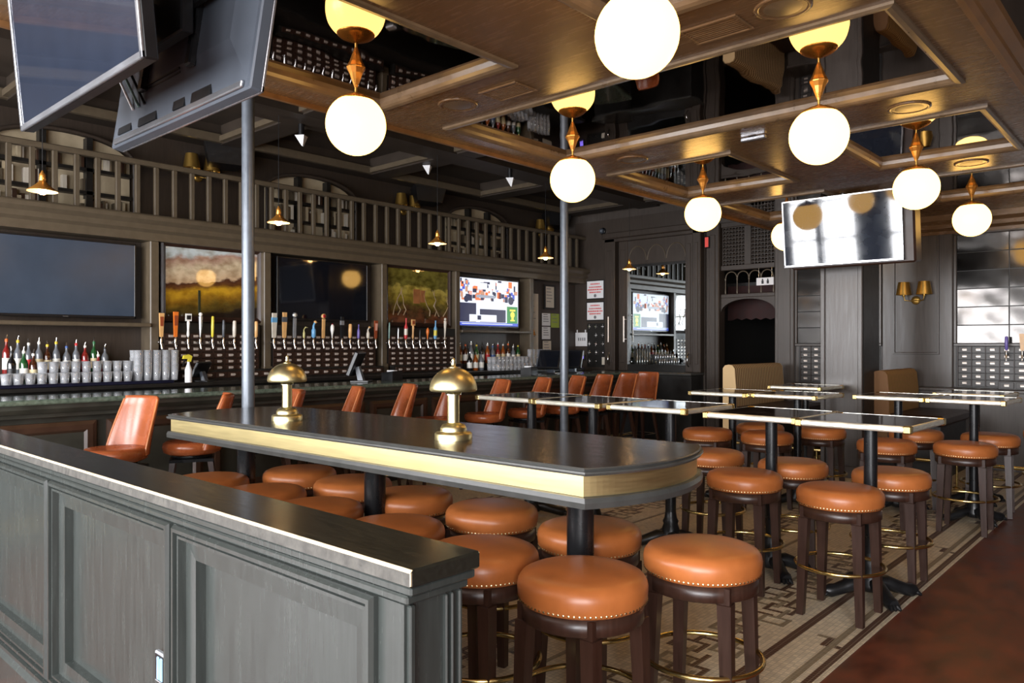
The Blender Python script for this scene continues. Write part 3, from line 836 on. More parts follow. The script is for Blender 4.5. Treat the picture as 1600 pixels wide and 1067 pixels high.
# ------------------------------------------------------------------ back bar counter and drawer units
bb = thing('back_counter', 'dark back-bar counter below drawers and bottles', 'counter', (-7.95, 4.6, 0))
g = G(); g.cbox(-8.29, -7.60, -1.2, 10.2, 1.08, 1.12, .006); at(bb, g, 'worktop', M['black'], bb)
g = G(); g.box(-8.29, -7.66, -1.2, 10.2, 0, 1.08); at(bb, g, 'carcass', M['black'], bb)
for (ya, yb, lb) in ((-.4,3.30,'low dark bottle step on the left back counter'), (7.78,9.33,'low dark bottle step below the lit television')):
    tag(obj('bottle_step', G().cbox(-.10,.10,-(yb-ya)/2,(yb-ya)/2,0,.10,.004), M['black'], None, (-8.185,(ya+yb)/2,1.121)), lb, 'shelf', 'bottle steps')
PITCH, ROWH = .134, .069
dg = G(); dg.cbox(0,.016,-PITCH/2+.004,PITCH/2-.004,-ROWH/2+.004,ROWH/2-.004,.003)
pg = G()
pg.box(.016,.020,-.024,.024,-.012,.014); pg.prism([(.020,.012),(.034,.006),(.034,-.004),(.030,-.004),(.028,.004),(.020,.006)], -.024, .024, 'y')
pg.v = [Vector(v) for v in pg.v]
pull_me = pg.mesh('label_pull', M['pull'])
draw_me = dg.mesh('drawer', M['drawer'])
dg2 = G(); dg2.cbox(0,.016,-.150/2+.004,.150/2-.004,-.083/2+.004,.083/2-.004,.003)
draw_me2 = dg2.mesh('drawer', M['drawer2'])
def drawer_unit(label, x, y0, ncol, nrow, z0, pitch, rowh, dme, matc, rz=0, group='apothecary drawer units', panel_top=None, depth=.20):
    """cabinet with drawer fronts toward local +X, columns run along local Y"""
    t = thing('drawer_cabinet', label, 'drawer cabinet', (x,y0,z0), rz, group)
    W = ncol*pitch; Hh = nrow*rowh
    g = G(); g.box(-depth,0,-.03,W+.03,-.02,Hh+.02 if panel_top is None else panel_top); obj('carcass', g, matc, t)
    for c in range(ncol+1):
        g = G(); g.box(0,.020,c*pitch-.003,c*pitch+.003,0,Hh); obj('divider', g, M['drawer'], t)
    for c in range(ncol):
        for r in range(nrow):
            d = obj('drawer', dme, None, t, (0,(c+.5)*pitch,(r+.5)*rowh))
            obj('label_pull', pull_me, None, d)
    return t
for lb, y0, nc in (('walnut drawer cabinet with taps below the landscape painting',3.47,8), ('walnut drawer cabinet with taps below the middle bar television',4.74,11), ('walnut drawer cabinet with taps below the tree painting',6.45,9)):
    drawer_unit(lb, -8.08, y0, nc, 6, 1.215, PITCH, ROWH, draw_me, M['black'], panel_top=.52, depth=.21)
for lb, y0, nc in (('low projecting drawer row under the first tap cabinet',3.55,8), ('low projecting drawer row under the middle tap cabinet',4.75,11), ('low projecting drawer row under the third tap cabinet',6.45,9)):
    drawer_unit(lb, -7.93, y0, nc, 1, 1.14, PITCH, ROWH, draw_me, M['black'], depth=.085, group='low drawer rows')

# ------------------------------------------------------------------ beer taps
C_ = lambda n, c, r=.35, m=0.0: M.setdefault('c_'+n, mat('tap_'+n, c, r, m, var=.1, scale=20))
C_('tan',(206,160,104)); C_('orange',(214,112,40)); C_('white',(222,220,214)); C_('silver',(190,192,196),.25,.7); C_('yellow',(206,190,60)); C_('slate',(74,78,84))
C_('pale',(198,190,176)); C_('red',(176,36,38)); C_('blue',(96,150,190)); C_('purple',(110,96,168)); C_('rust',(138,66,38)); C_('teal',(104,134,126)); C_('olive',(176,168,110)); C_('blackc',(28,28,30)); C_('pink',(214,160,140))
def faucet_mesh():
    g = G()
    g.tube([(-.09,0,0),(0,0,0)], .012, 8); g.tube([(0,0,.03),(0,0,-.01),(.012,0,-.035),(.018,0,-.070)], [.011,.014,.011,.008], 8)
    g.tube([(0,0,.03),(.002,0,.055)], [.013,.007], 8); g.sphere((-.05,0,0), .016, 8, 6)
    return g.mesh('faucet', M['chrome'])
fauc_me = faucet_mesh()
def handle(kind, h, w, c1, c2):
    """tap handle shapes, base at z=0, thin in X"""
    g = G()
    def slab(pts, t, m=0): g.prism(pts, -t/2, t/2, 'x', m)
    if kind == 'paddle': slab([(-w*.30,0),(w*.30,0),(w*.5,h),(-w*.5,h)], .022); slab([(-w*.30,h*.45),(w*.30,h*.45),(w*.36,h*.85),(-w*.36,h*.85)], .026, 1)
    elif kind == 'badge': g.lathe([(.008,0),(.016,h*.1),(.012,h*.3),(.016,h*.62),(.012,h*.7)], 10); slab([(-w/2,h*.68),(w/2,h*.68),(w/2,h),(-w/2,h)], .020); slab([(-w*.36,h*.75),(w*.36,h*.75),(w*.36,h*.93),(-w*.36,h*.93)], .024, 1)
    elif kind == 'cone': g.lathe([(.007,0),(w*.5,h*.82),(w*.44,h*.85),(w*.16,h*.86)], 14); g.sphere((0,0,h*.92), w*.44, 12, 8, 1)
    elif kind == 'disc':
        slab([(-w*.28,0),(w*.28,0),(w*.30,h*.74),(-w*.30,h*.74)], .022)
        g.lathe([(.001,-.012),(w*.5,-.012),(w*.5,.012),(.001,.012)], 18, 0, Matrix.Translation((0,0,h*.85)) @ Matrix.Rotation(PI/2,4,'Y'))
        g.lathe([(.001,-.016),(w*.34,-.016),(w*.34,.016),(.001,.016)], 16, 1, Matrix.Translation((0,0,h*.85)) @ Matrix.Rotation(PI/2,4,'Y'))
    elif kind == 'stick': g.lathe([(.008,0),(w*.42,h*.06),(w*.5,h*.5),(w*.44,h*.94),(w*.3,h)], 12)
    elif kind == 'tower':
        slab([(-w*.36,0),(w*.36,0),(w*.5,h*.62),(-w*.5,h*.62)], .024)
        slab([(-w*.52,h*.62),(w*.52,h*.62),(w*.52,h*.82),(-w*.52,h*.82)], .030, 1); slab([(-w*.44,h*.82),(w*.44,h*.82),(w*.44,h),(-w*.44,h)], .024)
    elif kind == 'bird':
        g.lathe([(.010,0),(w*.5,h*.08),(w*.5,h*.45),(w*.28,h*.55)], 12); g.tube([(0,0,h*.5),(0,-.004,h*.7),(0,.012,h*.88)], [w*.30,w*.24,w*.2], 8); g.sphere((0,.02,h*.92), w*.34, 10, 7, 1)
        g.tube([(0,.03,h*.92),(0,.052,h*.90)], [.008,.003], 6, 1)
    elif kind == 'knob': g.lathe([(.006,0),(.010,h*.25),(w*.5,h*.60),(w*.46,h*.85),(w*.22,h)], 14); g.sphere((0,0,h), w*.22, 8, 6, 1)
    elif kind == 'bottle': g.lathe([(w*.40,0),(w*.5,h*.1),(w*.5,h*.55),(w*.2,h*.72),(w*.2,h*.95),(w*.24,h)], 14); g.lathe([(w*.52,h*.18),(w*.52,h*.48)], 14, 1)
    return g
TAPS = [ # y, z top, kind, width, colours, label
 (3.393,1.830,'paddle',.050,'tan','rust','flared light wood tap handle, leftmost of the taps'), (3.539,1.848,'paddle',.050,'orange','rust','flared orange wood tap handle, second from the left'),
 (3.674,1.832,'badge',.062,'white','blackc','white tap handle with a square badge'), (3.806,1.850,'cone',.048,'silver','white','silver cone tap handle with a ball on top'),
 (3.942,1.813,'stick',.034,'yellow','yellow','knobbly yellow tap handle'), (4.066,1.774,'stick',.030,'slate','slate','thin slate grey tap handle'), (4.193,1.770,'stick',.044,'pale','pale','short pale patterned tap handle beside the left pole'),
 (4.455,1.769,'stick',.044,'tan','tan','plain wooden tap handle right of the left pole'),
 (4.680,1.870,'tower',.060,'pale','blue','tall white and blue tower tap handle'), (4.813,1.882,'tower',.054,'tan','slate','tan tap handle with an orange crest and dark disc'), (4.948,1.901,'disc',.060,'silver','pale','silver tap handle with a round disc head'),
 (5.078,1.722,'bird',.030,'olive','olive','small olive green figure tap handle'), (5.211,1.794,'bird',.056,'blue','tan','bird-shaped grey blue tap handle'), (5.347,1.899,'disc',.060,'tan','red','tan wooden tap handle with a red ringed disc'),
 (5.476,1.753,'knob',.050,'white','red','silver tap handle with a red cap'), (5.618,1.852,'tower',.044,'blackc','silver','black tap handle with a silver head'), (5.743,1.766,'stick',.050,'tan','tan','square tan wooden tap handle'),
 (5.871,1.761,'bottle',.036,'purple','purple','lavender purple tap handle'), (6.021,1.739,'bird',.044,'pale','tan','pale bird-shaped tap handle'), (6.144,1.816,'paddle',.050,'rust','pink','rust brown paddle tap handle beside the pilaster'),
 (6.365,1.796,'stick',.022,'teal','teal','thin teal tap handle'), (6.517,1.731,'stick',.018,'silver','silver','short thin silver tap handle'), (6.649,1.863,'bottle',.050,'red','pale','bright red tap handle'),
 (6.773,1.848,'badge',.060,'tan','rust','tan tap handle with a hexagonal badge'), (6.898,1.711,'stick',.016,'blackc','blackc','thin black tap handle'), (7.038,1.731,'knob',.046,'orange','orange','orange bulb tap handle'),
 (7.181,1.841,'bottle',.050,'blue','yellow','blue and yellow tap handle'), (7.363,1.890,'cone',.046,'pale','pale','tall pale grey tap handle, rightmost of the taps'),
]
for (y, zt_, kind, w, c1, c2, lb) in TAPS:
    t = thing('beer_tap', lb, 'beer tap', (-7.96, y, 1.53), 0, 'beer taps')
    obj('faucet', fauc_me, None, t)
    h = max(.10, zt_-1.585)
    obj('handle', handle(kind, h, w, c1, c2), [M['c_'+c1], M['c_'+c2]], t, (0,0,.055), (0,.04,0))

# ------------------------------------------------------------------ wall televisions behind the bar
def tv(name, label, w, h, loc, rz, tilt=0.0, screen=None, group='flat televisions', back=False, edge='plastic'):
    """screen faces local -Y, origin at centre of the set"""
    t = thing(name, label, 'television', loc, rz, group)
    t.rotation_euler = (tilt, 0, rz)
    fr = .018
    g = G(); g.cbox(-w/2,w/2,-.012,.035,-h/2,h/2,.006); obj('housing', g, M['plastic'] if not back else M['tvback'], t)
    g = G()
    for (a,b,c,d) in ((-w/2,w/2,-h/2,-h/2+fr*1.4),(-w/2,w/2,h/2-fr,h/2),(-w/2,-w/2+fr,-h/2,h/2),(w/2-fr,w/2,-h/2,h/2)): g.cbox(a,b,-.020,-.008,c,d,.003)
    obj('bezel', g, M[edge], t)
    g = G(); g.box(-w/2+fr,w/2-fr,-.0145,-.010,-h/2+fr*1.4,h/2-fr); obj('screen', g, screen or M['screen'], t)
    g = G(); g.box(-.025,.025,-.0205,-.019,-h/2+.006,-h/2+.012); obj('maker_badge', g, M['silver'], t)
    return t
t = tv('bar_television', 'switched-off television at the far left behind the bar', 1.32, .77, (-8.17, 2.56, 2.155), PI/2, 0, M['screenm'])
t = tv('bar_television', 'switched-off television in the middle of the bar wall', 1.33, .76, (-8.17, 5.50, 2.18), PI/2, 0, M['screen'])
t3 = tv('bar_television', 'switched-on television showing a bright crowded room', 1.36, .76, (-8.17, 8.48, 2.15), PI/2, 0, M['screen'])
for yy in (2.56, 5.50, 8.48): pass
# picture on the lit screen: flat colour shapes (people at tables, a white desk, a green poster with a yellow figure)
PICT = {k: emit('screen_'+k, v, 1.0) for k, v in dict(white=(.72,.76,.88), navy=(.02,.025,.06), orange=(.75,.18,.05), blue=(.05,.09,.5), green=(.03,.22,.05), yellow=(.9,.75,.08), skin=(.5,.25,.16), grey=(.3,.33,.4)).items()}
pk = list(PICT)
g = G(); rnd = random.Random(3)
W_, H_ = 1.32, .715
def q(x0,x1,z0,z1,k,d):   # fractions of the screen, left to right, bottom to top
    yy = -.0147-.0004*d
    g.add([(-W_/2+x0*W_,yy,-H_/2+z0*H_),(-W_/2+x1*W_,yy,-H_/2+z0*H_),(-W_/2+x1*W_,yy,-H_/2+z1*H_),(-W_/2+x0*W_,yy,-H_/2+z1*H_)], [(0,1,2,3)], pk.index(k))
q(0,1,0,1,'white',0); q(0,1,.0,.07,'blue',1); q(.05,.9,.035,.05,'white',2)
q(0,.28,.08,.48,'navy',1); q(.34,.78,.08,.36,'navy',1); q(.17,.62,.09,.24,'white',2); q(.30,.36,.13,.22,'navy',3)
for i in range(95):
    x = rnd.uniform(0,.93); z = rnd.uniform(.52,.9); a = rnd.uniform(.02,.07); b = rnd.uniform(.04,.14)
    q(x,x+a,z,min(.99,z+b),rnd.choice(['navy','orange','skin','grey','white','blue','orange','navy','navy']),2+(i%8)*.4)
q(.30,.46,.78,.92,'white',6.5); q(.50,.58,.80,.90,'white',6.5); q(.62,.80,.78,.95,'white',6.5); q(.28,.60,.60,.66,'grey',6.2)
q(.80,.99,.07,.44,'green',7); q(.85,.95,.34,.38,'yellow',8)
def disc(cx, cz, r, k, d, n=14):
    yy = -.0147-.0004*d
    g.add([(-W_/2+(cx+r*math.cos(2*PI*i/n)*.55)*W_, yy, -H_/2+(cz+r*math.sin(2*PI*i/n))*H_) for i in range(n)], [tuple(range(n))], pk.index(k))
disc(.90,.26,.07,'yellow',8); q(.86,.94,.12,.15,'yellow',8); q(.88,.92,.14,.22,'yellow',8); disc(.87,.57,.09,'navy',6.8); disc(.12,.56,.07,'navy',6.8)
obj('screen_image', g, [PICT[k] for k in pk], t3)
# ------------------------------------------------------------------ paintings
def ramp_paint(name, kind):
    m = bpy.data.materials.new(name); m.use_nodes = True
    nt = m.node_tree; N = nt.nodes; L = nt.links; b = N['Principled BSDF']; b.inputs['Roughness'].default_value = .03; b.inputs['Specular IOR Level'].default_value = 1.0
    tc = N.new('ShaderNodeTexCoord'); sp = N.new('ShaderNodeSeparateXYZ'); L.new(tc.outputs['Generated'], sp.inputs[0])
    n1 = N.new('ShaderNodeTexNoise'); n1.inputs['Scale'].default_value = 5; n1.inputs['Detail'].default_value = 8; L.new(tc.outputs['Generated'], n1.inputs['Vector'])
    ad = N.new('ShaderNodeMath'); ad.operation = 'MULTIPLY_ADD'; ad.inputs[1].default_value = .55 if kind else .30
    sl = N.new('ShaderNodeMath'); sl.operation = 'MULTIPLY_ADD'; sl.inputs[1].default_value = -.16 if kind == 0 else .05; L.new(sp.outputs['X'], sl.inputs[0]); L.new(sp.outputs['Z'], sl.inputs[2])
    L.new(n1.outputs['Fac'], ad.inputs[0]); L.new(sl.outputs[0], ad.inputs[2])
    rp = N.new('ShaderNodeValToRGB'); cr = rp.color_ramp
    if kind == 0: stops = [(.12,(40,30,22)),(.24,(92,74,28)),(.36,(150,110,30)),(.46,(196,150,36)),(.55,(110,70,34)),(.62,(84,50,34)),(.645,(206,176,140)),(.82,(214,196,164)),(.94,(176,140,122)),(1.0,(196,206,206))]
    else: stops = [(.20,(74,56,46)),(.38,(120,70,42)),(.50,(86,60,34)),(.62,(110,96,40)),(.78,(160,140,50)),(.95,(186,168,80)),(1.0,(120,112,48))]
    while len(cr.elements) < len(stops): cr.elements.new(.5)
    for e, (p, c) in zip(cr.elements, stops): e.position = p; e.color = (*lin(c),1)
    L.new(ad.outputs[0], rp.inputs[0])
    # brush mottling: a second noise darkens and warms patches of the paint
    n2 = N.new('ShaderNodeTexNoise'); n2.inputs['Scale'].default_value = 9; n2.inputs['Detail'].default_value = 6; L.new(tc.outputs['Generated'], n2.inputs['Vector'])
    r2 = N.new('ShaderNodeValToRGB'); r2.color_ramp.elements[0].position = .36; r2.color_ramp.elements[1].position = .6
    r2.color_ramp.elements[0].color = (.42,.40,.34,1) if kind else (.62,.56,.50,1); r2.color_ramp.elements[1].color = (1,1,1,1)
    L.new(n2.outputs['Fac'], r2.inputs[0])
    mx = N.new('ShaderNodeMix'); mx.data_type = 'RGBA'; mx.blend_type = 'MULTIPLY'; mx.inputs[0].default_value = 1.0
    L.new(rp.outputs[0], mx.inputs[6]); L.new(r2.outputs[0], mx.inputs[7]); L.new(mx.outputs[2], b.inputs['Base Color'])
    return m
def painting(label, yc, w, h, zc, kind):
    t = thing('painting', label, 'painting', (-8.16, yc, zc), PI/2, 'framed paintings on the bar wall')
    g = G(); g.box(-w/2,w/2,-.004,.01,-h/2,h/2); obj('canvas', g, ramp_paint('painted_canvas_%d' % kind, kind), t)
    g = G(); f = .055
    def R(e, y): return [(-w/2-e,y,-h/2-e),(w/2+e,y,-h/2-e),(w/2+e,y,h/2+e),(-w/2-e,y,h/2+e)]
    g.loft([R(f,.02), R(f,-.018), R(f*.6,-.03), R(f*.25,-.016), R(0,-.008), R(0,.02)], 0, False, False); obj('frame', g, M['drawer'], t)
    if kind == 0:
        g = G(); rr = random.Random(9)
        for k in range(26):
            a = rr.uniform(0,6.28); d = rr.uniform(0,.16); g.sphere((-.16+d*math.cos(a), -.004, -.08+d*1.2*math.sin(a)), rr.uniform(.02,.05), 7, 5, 0, Matrix.Scale(.08,4,(0,1,0)))
        g.box(-.175,-.15,-.008,-.003,-.33,-.08)
        obj('painted_tree', g, mat('painted_dark_foliage', (44,50,32), .4, var=.4), t)
    if kind == 1:
        g = G(); rr = random.Random(5)
        for x0 in (-.46,-.38,-.28,.20,.30,.38,.46):
            p = Vector((x0,-.006,-h/2+.1)); pts = [tuple(p)]
            for k in range(5): p = p+Vector((rr.uniform(-.06,.06),0,.075)); pts.append(tuple(p))
            g.tube(pts, [.010,.008,.007,.005,.004,.002], 4)
        obj('painted_branch', g, mat('painted_pale_branch', (150,128,98), .4, var=.3), t)
        g = G(); g.box(-.10,.02,-.008,-.004,-.10,.10); g.box(.03,.11,-.008,-.004,-.08,.09); obj('painted_rock', g, mat('painted_ochre_rock', (150,96,56), .4, var=.3), t)
    return t
painting('framed landscape painting with hills and clouds behind the taps', 4.05, 1.06, .74, 2.18, 0)
painting('framed painting of bare trees and autumn foliage', 7.05, 1.10, .74, 2.18, 1)

# ------------------------------------------------------------------ bottles and glasses
BG = {k: glassy('bottle_'+k, c, .5, .05) for k, c in dict(clear=(.9,.92,.95), green=(.12,.42,.16), brown=(.30,.14,.05), dark=(.05,.05,.05), amber=(.7,.36,.10)).items()}
BL = {k: mat('label_'+k, c, .5, var=.1) for k, c in dict(white=(224,222,214), cream=(206,190,150), red=(196,38,40), orange=(222,100,40), yellow=(220,186,50), black=(24,24,26), blue=(60,90,150), green=(40,100,60)).items()}
liq = {k: mat('liquid_'+k, c, .15, var=.05, spec=.8) for k, c in dict(clear=(104,108,114), green=(26,74,36), brown=(64,30,14), dark=(16,15,16), amber=(140,70,20), red=(120,26,24)).items()}
def bottle(label, x, y, z, h, r, body, lab, cap, group):
    t = thing('liquor_bottle', label, 'bottle', (x,y,z), random.uniform(0,6), group)
    g = G(); g.lathe([(r*.92,0),(r,.006),(r,h*.56),(r*.82,h*.64),(r*.36,h*.74),(r*.32,h*.90)], 14); obj('body', g, liq[body], t)
    g = G(); g.lathe([(r*1.02,h*.14),(r*1.02,h*.44)], 14, caps=False); obj('label_band', g, BL[lab], t)
    g = G(); g.lathe([(r*.38,h*.86),(r*.40,h*.92),(r*.30,h*.94)], 10); obj('neck_collar', g, BL[cap], t)
    g = G(); g.tube([(0,0,h*.92),(0,0,h*.97),(.008,0,h*1.06)], [.009,.006,.004], 6); obj('pour_spout', g, M['chrome'], t)
    return t
LB = [ # y, back row (1) or front row (0), top z, body, label, collar, words
 (2.073,1,1.600,'red','white','orange','orange-necked bottle at the far left of the bar shelf'), (2.165,1,1.589,'clear','white','yellow','clear bottle with yellow collar at the left of the bar shelf'),
 (2.066,0,1.488,'dark','black','black','squat black bottle in front on the left bar shelf'), (2.162,0,1.488,'green','white','white','green bottle with white label, front left of the bar shelf'),
 (2.253,1,1.560,'clear','red','white','clear bottle with a red label on the left bar shelf'), (2.239,0,1.459,'brown','cream','white','short bottle with cream label, front of the left bar shelf'),
 (2.338,1,1.573,'clear','cream','white','tall clear bottle left of the blue capped one'), (2.409,1,1.543,'brown','cream','yellow','dark bottle with orange stopper on the left bar shelf'),
 (2.485,1,1.574,'clear','white','yellow','clear bottle with gold neck in the middle of the left shelf'), (2.575,1,1.525,'clear','white','blue','clear bottle with pale label and blue collar, left shelf'),
 (2.660,1,1.556,'clear','white','red','clear bottle with a red neck on the left shelf'), (2.740,1,1.532,'red','red','white','red bottle on the left bar shelf'),
 (2.822,1,1.576,'green','cream','green','green bottle with cream label on the left shelf'), (2.797,0,1.444,'red','red','white','small red bottle near the end of the left shelf'), (2.924,1,1.513,'clear','white','black','dark necked bottle at the end of the left row'),
]
for (y, row, zt_, body, lab, cap, lb) in LB:
    X = -8.17 if row else -7.985
    z0 = 1.225 if row else 1.145
    bottle(lb, X, y, z0, (zt_-z0)/1.06, .034 if row else .036, body, lab, cap, 'bottles on the left bar shelf')
def tumbler_mesh(r0, r1, h):
    g = G(); g.lathe([(r0*.9,0),(r0,.004),(r1,h),(r1*.93,h),(r0*.90,.014),(.001,.012)], 14, caps=False); return g.mesh('rocks_glass', M['glass'])
tum = tumbler_mesh(.034,.042,.10); tall = tumbler_mesh(.032,.043,.16)
RN = ['front','middle','back']
for r, X in enumerate((-7.70,-7.79,-7.88)):
    for k in range(12):
        y = 1.95 + r*.03 + k*.092
        for lev in (1,2):
            if lev == 2 and (r == 0 or y < 2.2): continue
            o = obj('rocks_glass', tum, None, None, (X,y,1.145+(.101 if lev==2 else 0)))
            tag(o, 'clear rocks glass on the left bar mat, %s row, %s from left%s' % (RN[r], ORD[k], ', stacked on top' if lev==2 else ''), 'glass', 'rocks glasses on the left bar mat')
for r, X in enumerate((-7.72,-7.82)):
    for k in range(5):
        for lev in range(3):
            o = obj('pint_glass', tall, None, None, (X, 3.07+k*.088, 1.145+lev*.072))
            tag(o, '%s clear pint glass of the %s stack, %s row, left of the taps' % (['bottom','middle','top'][lev], ORD[k], ['front','back'][r]), 'glass', 'stacked pint glasses left of the taps')
rb = random.Random(11)
kinds = [('amber','cream','white'),('brown','white','orange'),('clear','white','white'),('green','cream','yellow'),('dark','white','black'),('amber','red','white'),('clear','blue','blue'),('red','cream','red')]
pos = ['leftmost','second','third','fourth','fifth','sixth','seventh','eighth','ninth','tenth','eleventh','twelfth']
for k in range(12):
    b, l, c = kinds[k % 8]
    bottle('%s%s bottle on the step below the lit television' % (pos[k]+' ' if k == 0 else pos[k]+' from left, ', {'amber':'amber','brown':'brown','clear':'clear','green':'green','dark':'black','red':'red'}[b]), -8.17, 7.86+k*.118, 1.225, rb.uniform(.27,.33), .038, b, l, c, 'bottles below the lit television')
for k in range(3):
    bottle(['front dark bottle with a white label below the lit television','front amber bottle with a white label below the lit television','front clear bottle with a white label below the lit television'][k], -7.95, 7.85+k*.12, 1.125, .27, .04, ['dark','amber','clear'][k], 'white', 'black', 'bottles below the lit television')
for r, X in enumerate((-7.72,-7.81,-7.90)):
    for k in range(9):
        for lev in range(2):
            if lev == 1 and r == 0: continue
            tag(obj('rocks_glass', tum, None, None, (X, 8.22+k*.09, 1.121+lev*.101)), 'rocks glass below the lit television, %s row, %s from left%s' % (RN[r], ORD[k], ', stacked on top' if lev else ''), 'glass', 'rocks glasses below the lit television')
for k in range(6):
    for lev in range(3): tag(obj('pint_glass', tall, None, None, (-7.85, 9.08+k*.088, 1.121+lev*.075)), '%s pint glass of the %s stack right of the lit television' % (['bottom','middle','top'][lev], ORD[k]), 'glass', 'stacked pint glasses below the lit television')
# spray bottle
t = thing('spray_bottle', 'yellow-headed spray bottle before the tap drawers', 'spray bottle', (-7.64, 3.530, 1.12))
g = G(); g.lathe([(.035,0),(.035,.13),(.014,.19),(.014,.21)], 14); obj('bottle', g, M['white'], t)
g = G(); g.prism([(-.06,.24),(-.05,.275),(.0,.285),(.035,.265),(.02,.21),(-.012,.21),(-.005,.24)], -.013,.013,'x'); obj('trigger_head', g, M['c_yellow'], t)
g = G(); g.prism([(-.045,.24),(-.06,.17),(-.05,.17),(-.03,.24)], -.008,.008,'x'); obj('trigger', g, M['plastic'], t)

# ------------------------------------------------------------------ point-of-sale terminals on the bar
def terminal(label, x, y, rz, w=.36, h=.28, z=1.095):
    t = thing('till_terminal', label, 'till', (x,y,z), rz, 'till terminals')
    g = G(); g.cbox(-.11,.11,-.10,.10,0,.018,.004); obj('base', g, M['plastic'], t)
    g = G(); g.loft([[(-.05,-.03,.015),(.05,-.03,.015),(.05,.03,.015),(-.05,.03,.015)],[(-.045,-.06,.16),(.045,-.06,.16),(.045,-.02,.17),(-.045,-.02,.17)]],0); obj('neck', g, M['tvback'], t)
    T = Matrix.Translation((0,-.06,.20)) @ Matrix.Rotation(math.radians(-22),4,'X')
    g = G(); g.cbox(-w/2,w/2,-.025,.025,-h/2,h/2,.01,0,T); obj('monitor', g, M['plastic'], t)
    g = G(); g.box(-w/2+.02,w/2-.02,-.0265,-.024,-h/2+.02,h/2-.02,0,T); obj('screen', g, M['screen'], t)
    g = G(); g.cbox(-w/2-.004,-w/2+.02,-.028,.024,-h/2,h/2,.004,0,T); obj('side_strip', g, M['tvback'], t)
    return t
terminal('till terminal near the left pole, below the spray bottle', -7.72, 3.74, math.radians(-55), z=1.12).scale = (.72,.72,.62)
terminal('till terminal on the bar between the brass lamps', -6.86, 5.10, math.radians(-50))
for k, (yy, lb) in enumerate(((8.35,'till terminal left of the right grey pole'), (8.85,'till terminal right of the right grey pole'))):
    terminal(lb, -6.82, yy, math.radians(12))
for (x, y, lb) in ((-6.85,5.52,'small dark receipt printer beside the middle till'), (-6.8,7.85,'small dark receipt printer left of the far tills')):
    t = thing('receipt_printer', lb, 'printer', (x,y,1.095), .2)
    g = G(); g.loft([[(-.08,-.09,0),(.08,-.09,0),(.08,.09,0),(-.08,.09,0)],[(-.08,-.09,.09),(.08,-.09,.11),(.08,.09,.11),(-.08,.09,.09)]],0); obj('case', g, M['plastic'], t)
    g = G(); g.box(-.05,.05,-.03,.03,.10,.118); obj('paper', g, M['white'], t)
# ------------------------------------------------------------------ end of the bar: dark wall section with notices, valves and mirrored cabinet
g = G(); g.box(-8.3, -5.75, 10.84, 10.899, 0, 3.66)
struct('wall_bar_end', g, M['wall'], 'dark wall section at the end of the bar')
WY = 10.84
mc = thing('mirror_cabinet', 'dark cabinet with a large mirror and arched header at the bar end', 'cabinet', (-6.6, WY, 0))
def lo(g, name, m, par=None): return at(mc, g, name, m, par or mc)
g = G(); g.cbox(-7.60,-5.78, 10.45, WY, 0, 1.03, .008); lo(g, 'base_cabinet', M['black'])
g = G(); g.cbox(-7.62,-5.76, 10.40, WY, 1.03, 1.07, .008); lo(g, 'ledge', M['tablelip'])
for (a,b,d) in ((-7.57,-7.36,.14),(-7.32,-7.15,.08),(-6.06,-5.92,.08),(-5.90,-5.76,.14)):
    g = G(); g.cbox(a,b,WY-d,WY,1.07,3.32,.010)
    if b-a > .13: g.cbox(a+.04,b-.04,WY-d-.012,WY-d+.002,1.2,3.1,.006)
    lo(g, 'pilaster', M['wall'])
g = G(); g.cbox(-7.60,-5.76,WY-.17,WY,3.30,3.40,.012); g.cbox(-7.58,-5.78,WY-.14,WY,3.24,3.30,.008); lo(g, 'cornice', M['wall'])
g = G(); g.box(-7.15,-6.06,WY-.06,WY,2.84,3.24); lo(g, 'header_board', M['wall'])
for k in range(3):
    x0 = -7.12+k*.36
    g = G(); g.tube([(x0+.17-.17*math.cos(a), WY-.065, 2.90+.24*math.sin(a)) for a in [PI*i/14 for i in range(15)]], .010, 6); lo(g, 'arch_bead', M['trim'])
for za, zb in ((1.07,1.18),(2.80,2.84)): lo(G().box(-7.15,-6.06,WY-.04,WY,za,zb), 'mirror_rail', M['black'])
g = G(); g.box(-7.15,-6.06,WY-.03,WY-.01,1.18,2.80); lo(g, 'mirror_pane', M['mirror'])
for (x,z) in ((-7.12,1.22),(-7.12,2.0),(-7.12,2.76),(-6.09,1.22),(-6.09,2.0),(-6.09,2.76)):
    g = G(); g.cbox(x-.03,x+.03,WY-.038,WY-.028,z-.012,z+.012,.003); lo(g, 'mirror_clip', M['chrome'])
for x in (-7.47,-7.16):
    g = G(); g.cyl((x,WY-.165,1.55),(x,WY-.165,1.98), .012, n=10); g.cyl((x,WY-.165,1.6),(x,WY-.08,1.6), .006, n=6); g.cyl((x,WY-.165,1.93),(x,WY-.08,1.93), .006, n=6); lo(g, 'tube_handle', M['pull'])
for x in (-7.46,-5.96):
    g = G(); g.tube([(x,WY-.15,1.16),(x,WY-.19,1.2),(x,WY-.19,1.32),(x,WY-.15,1.36)], .010, 6); lo(g, 'door_pull', M['chrome'])
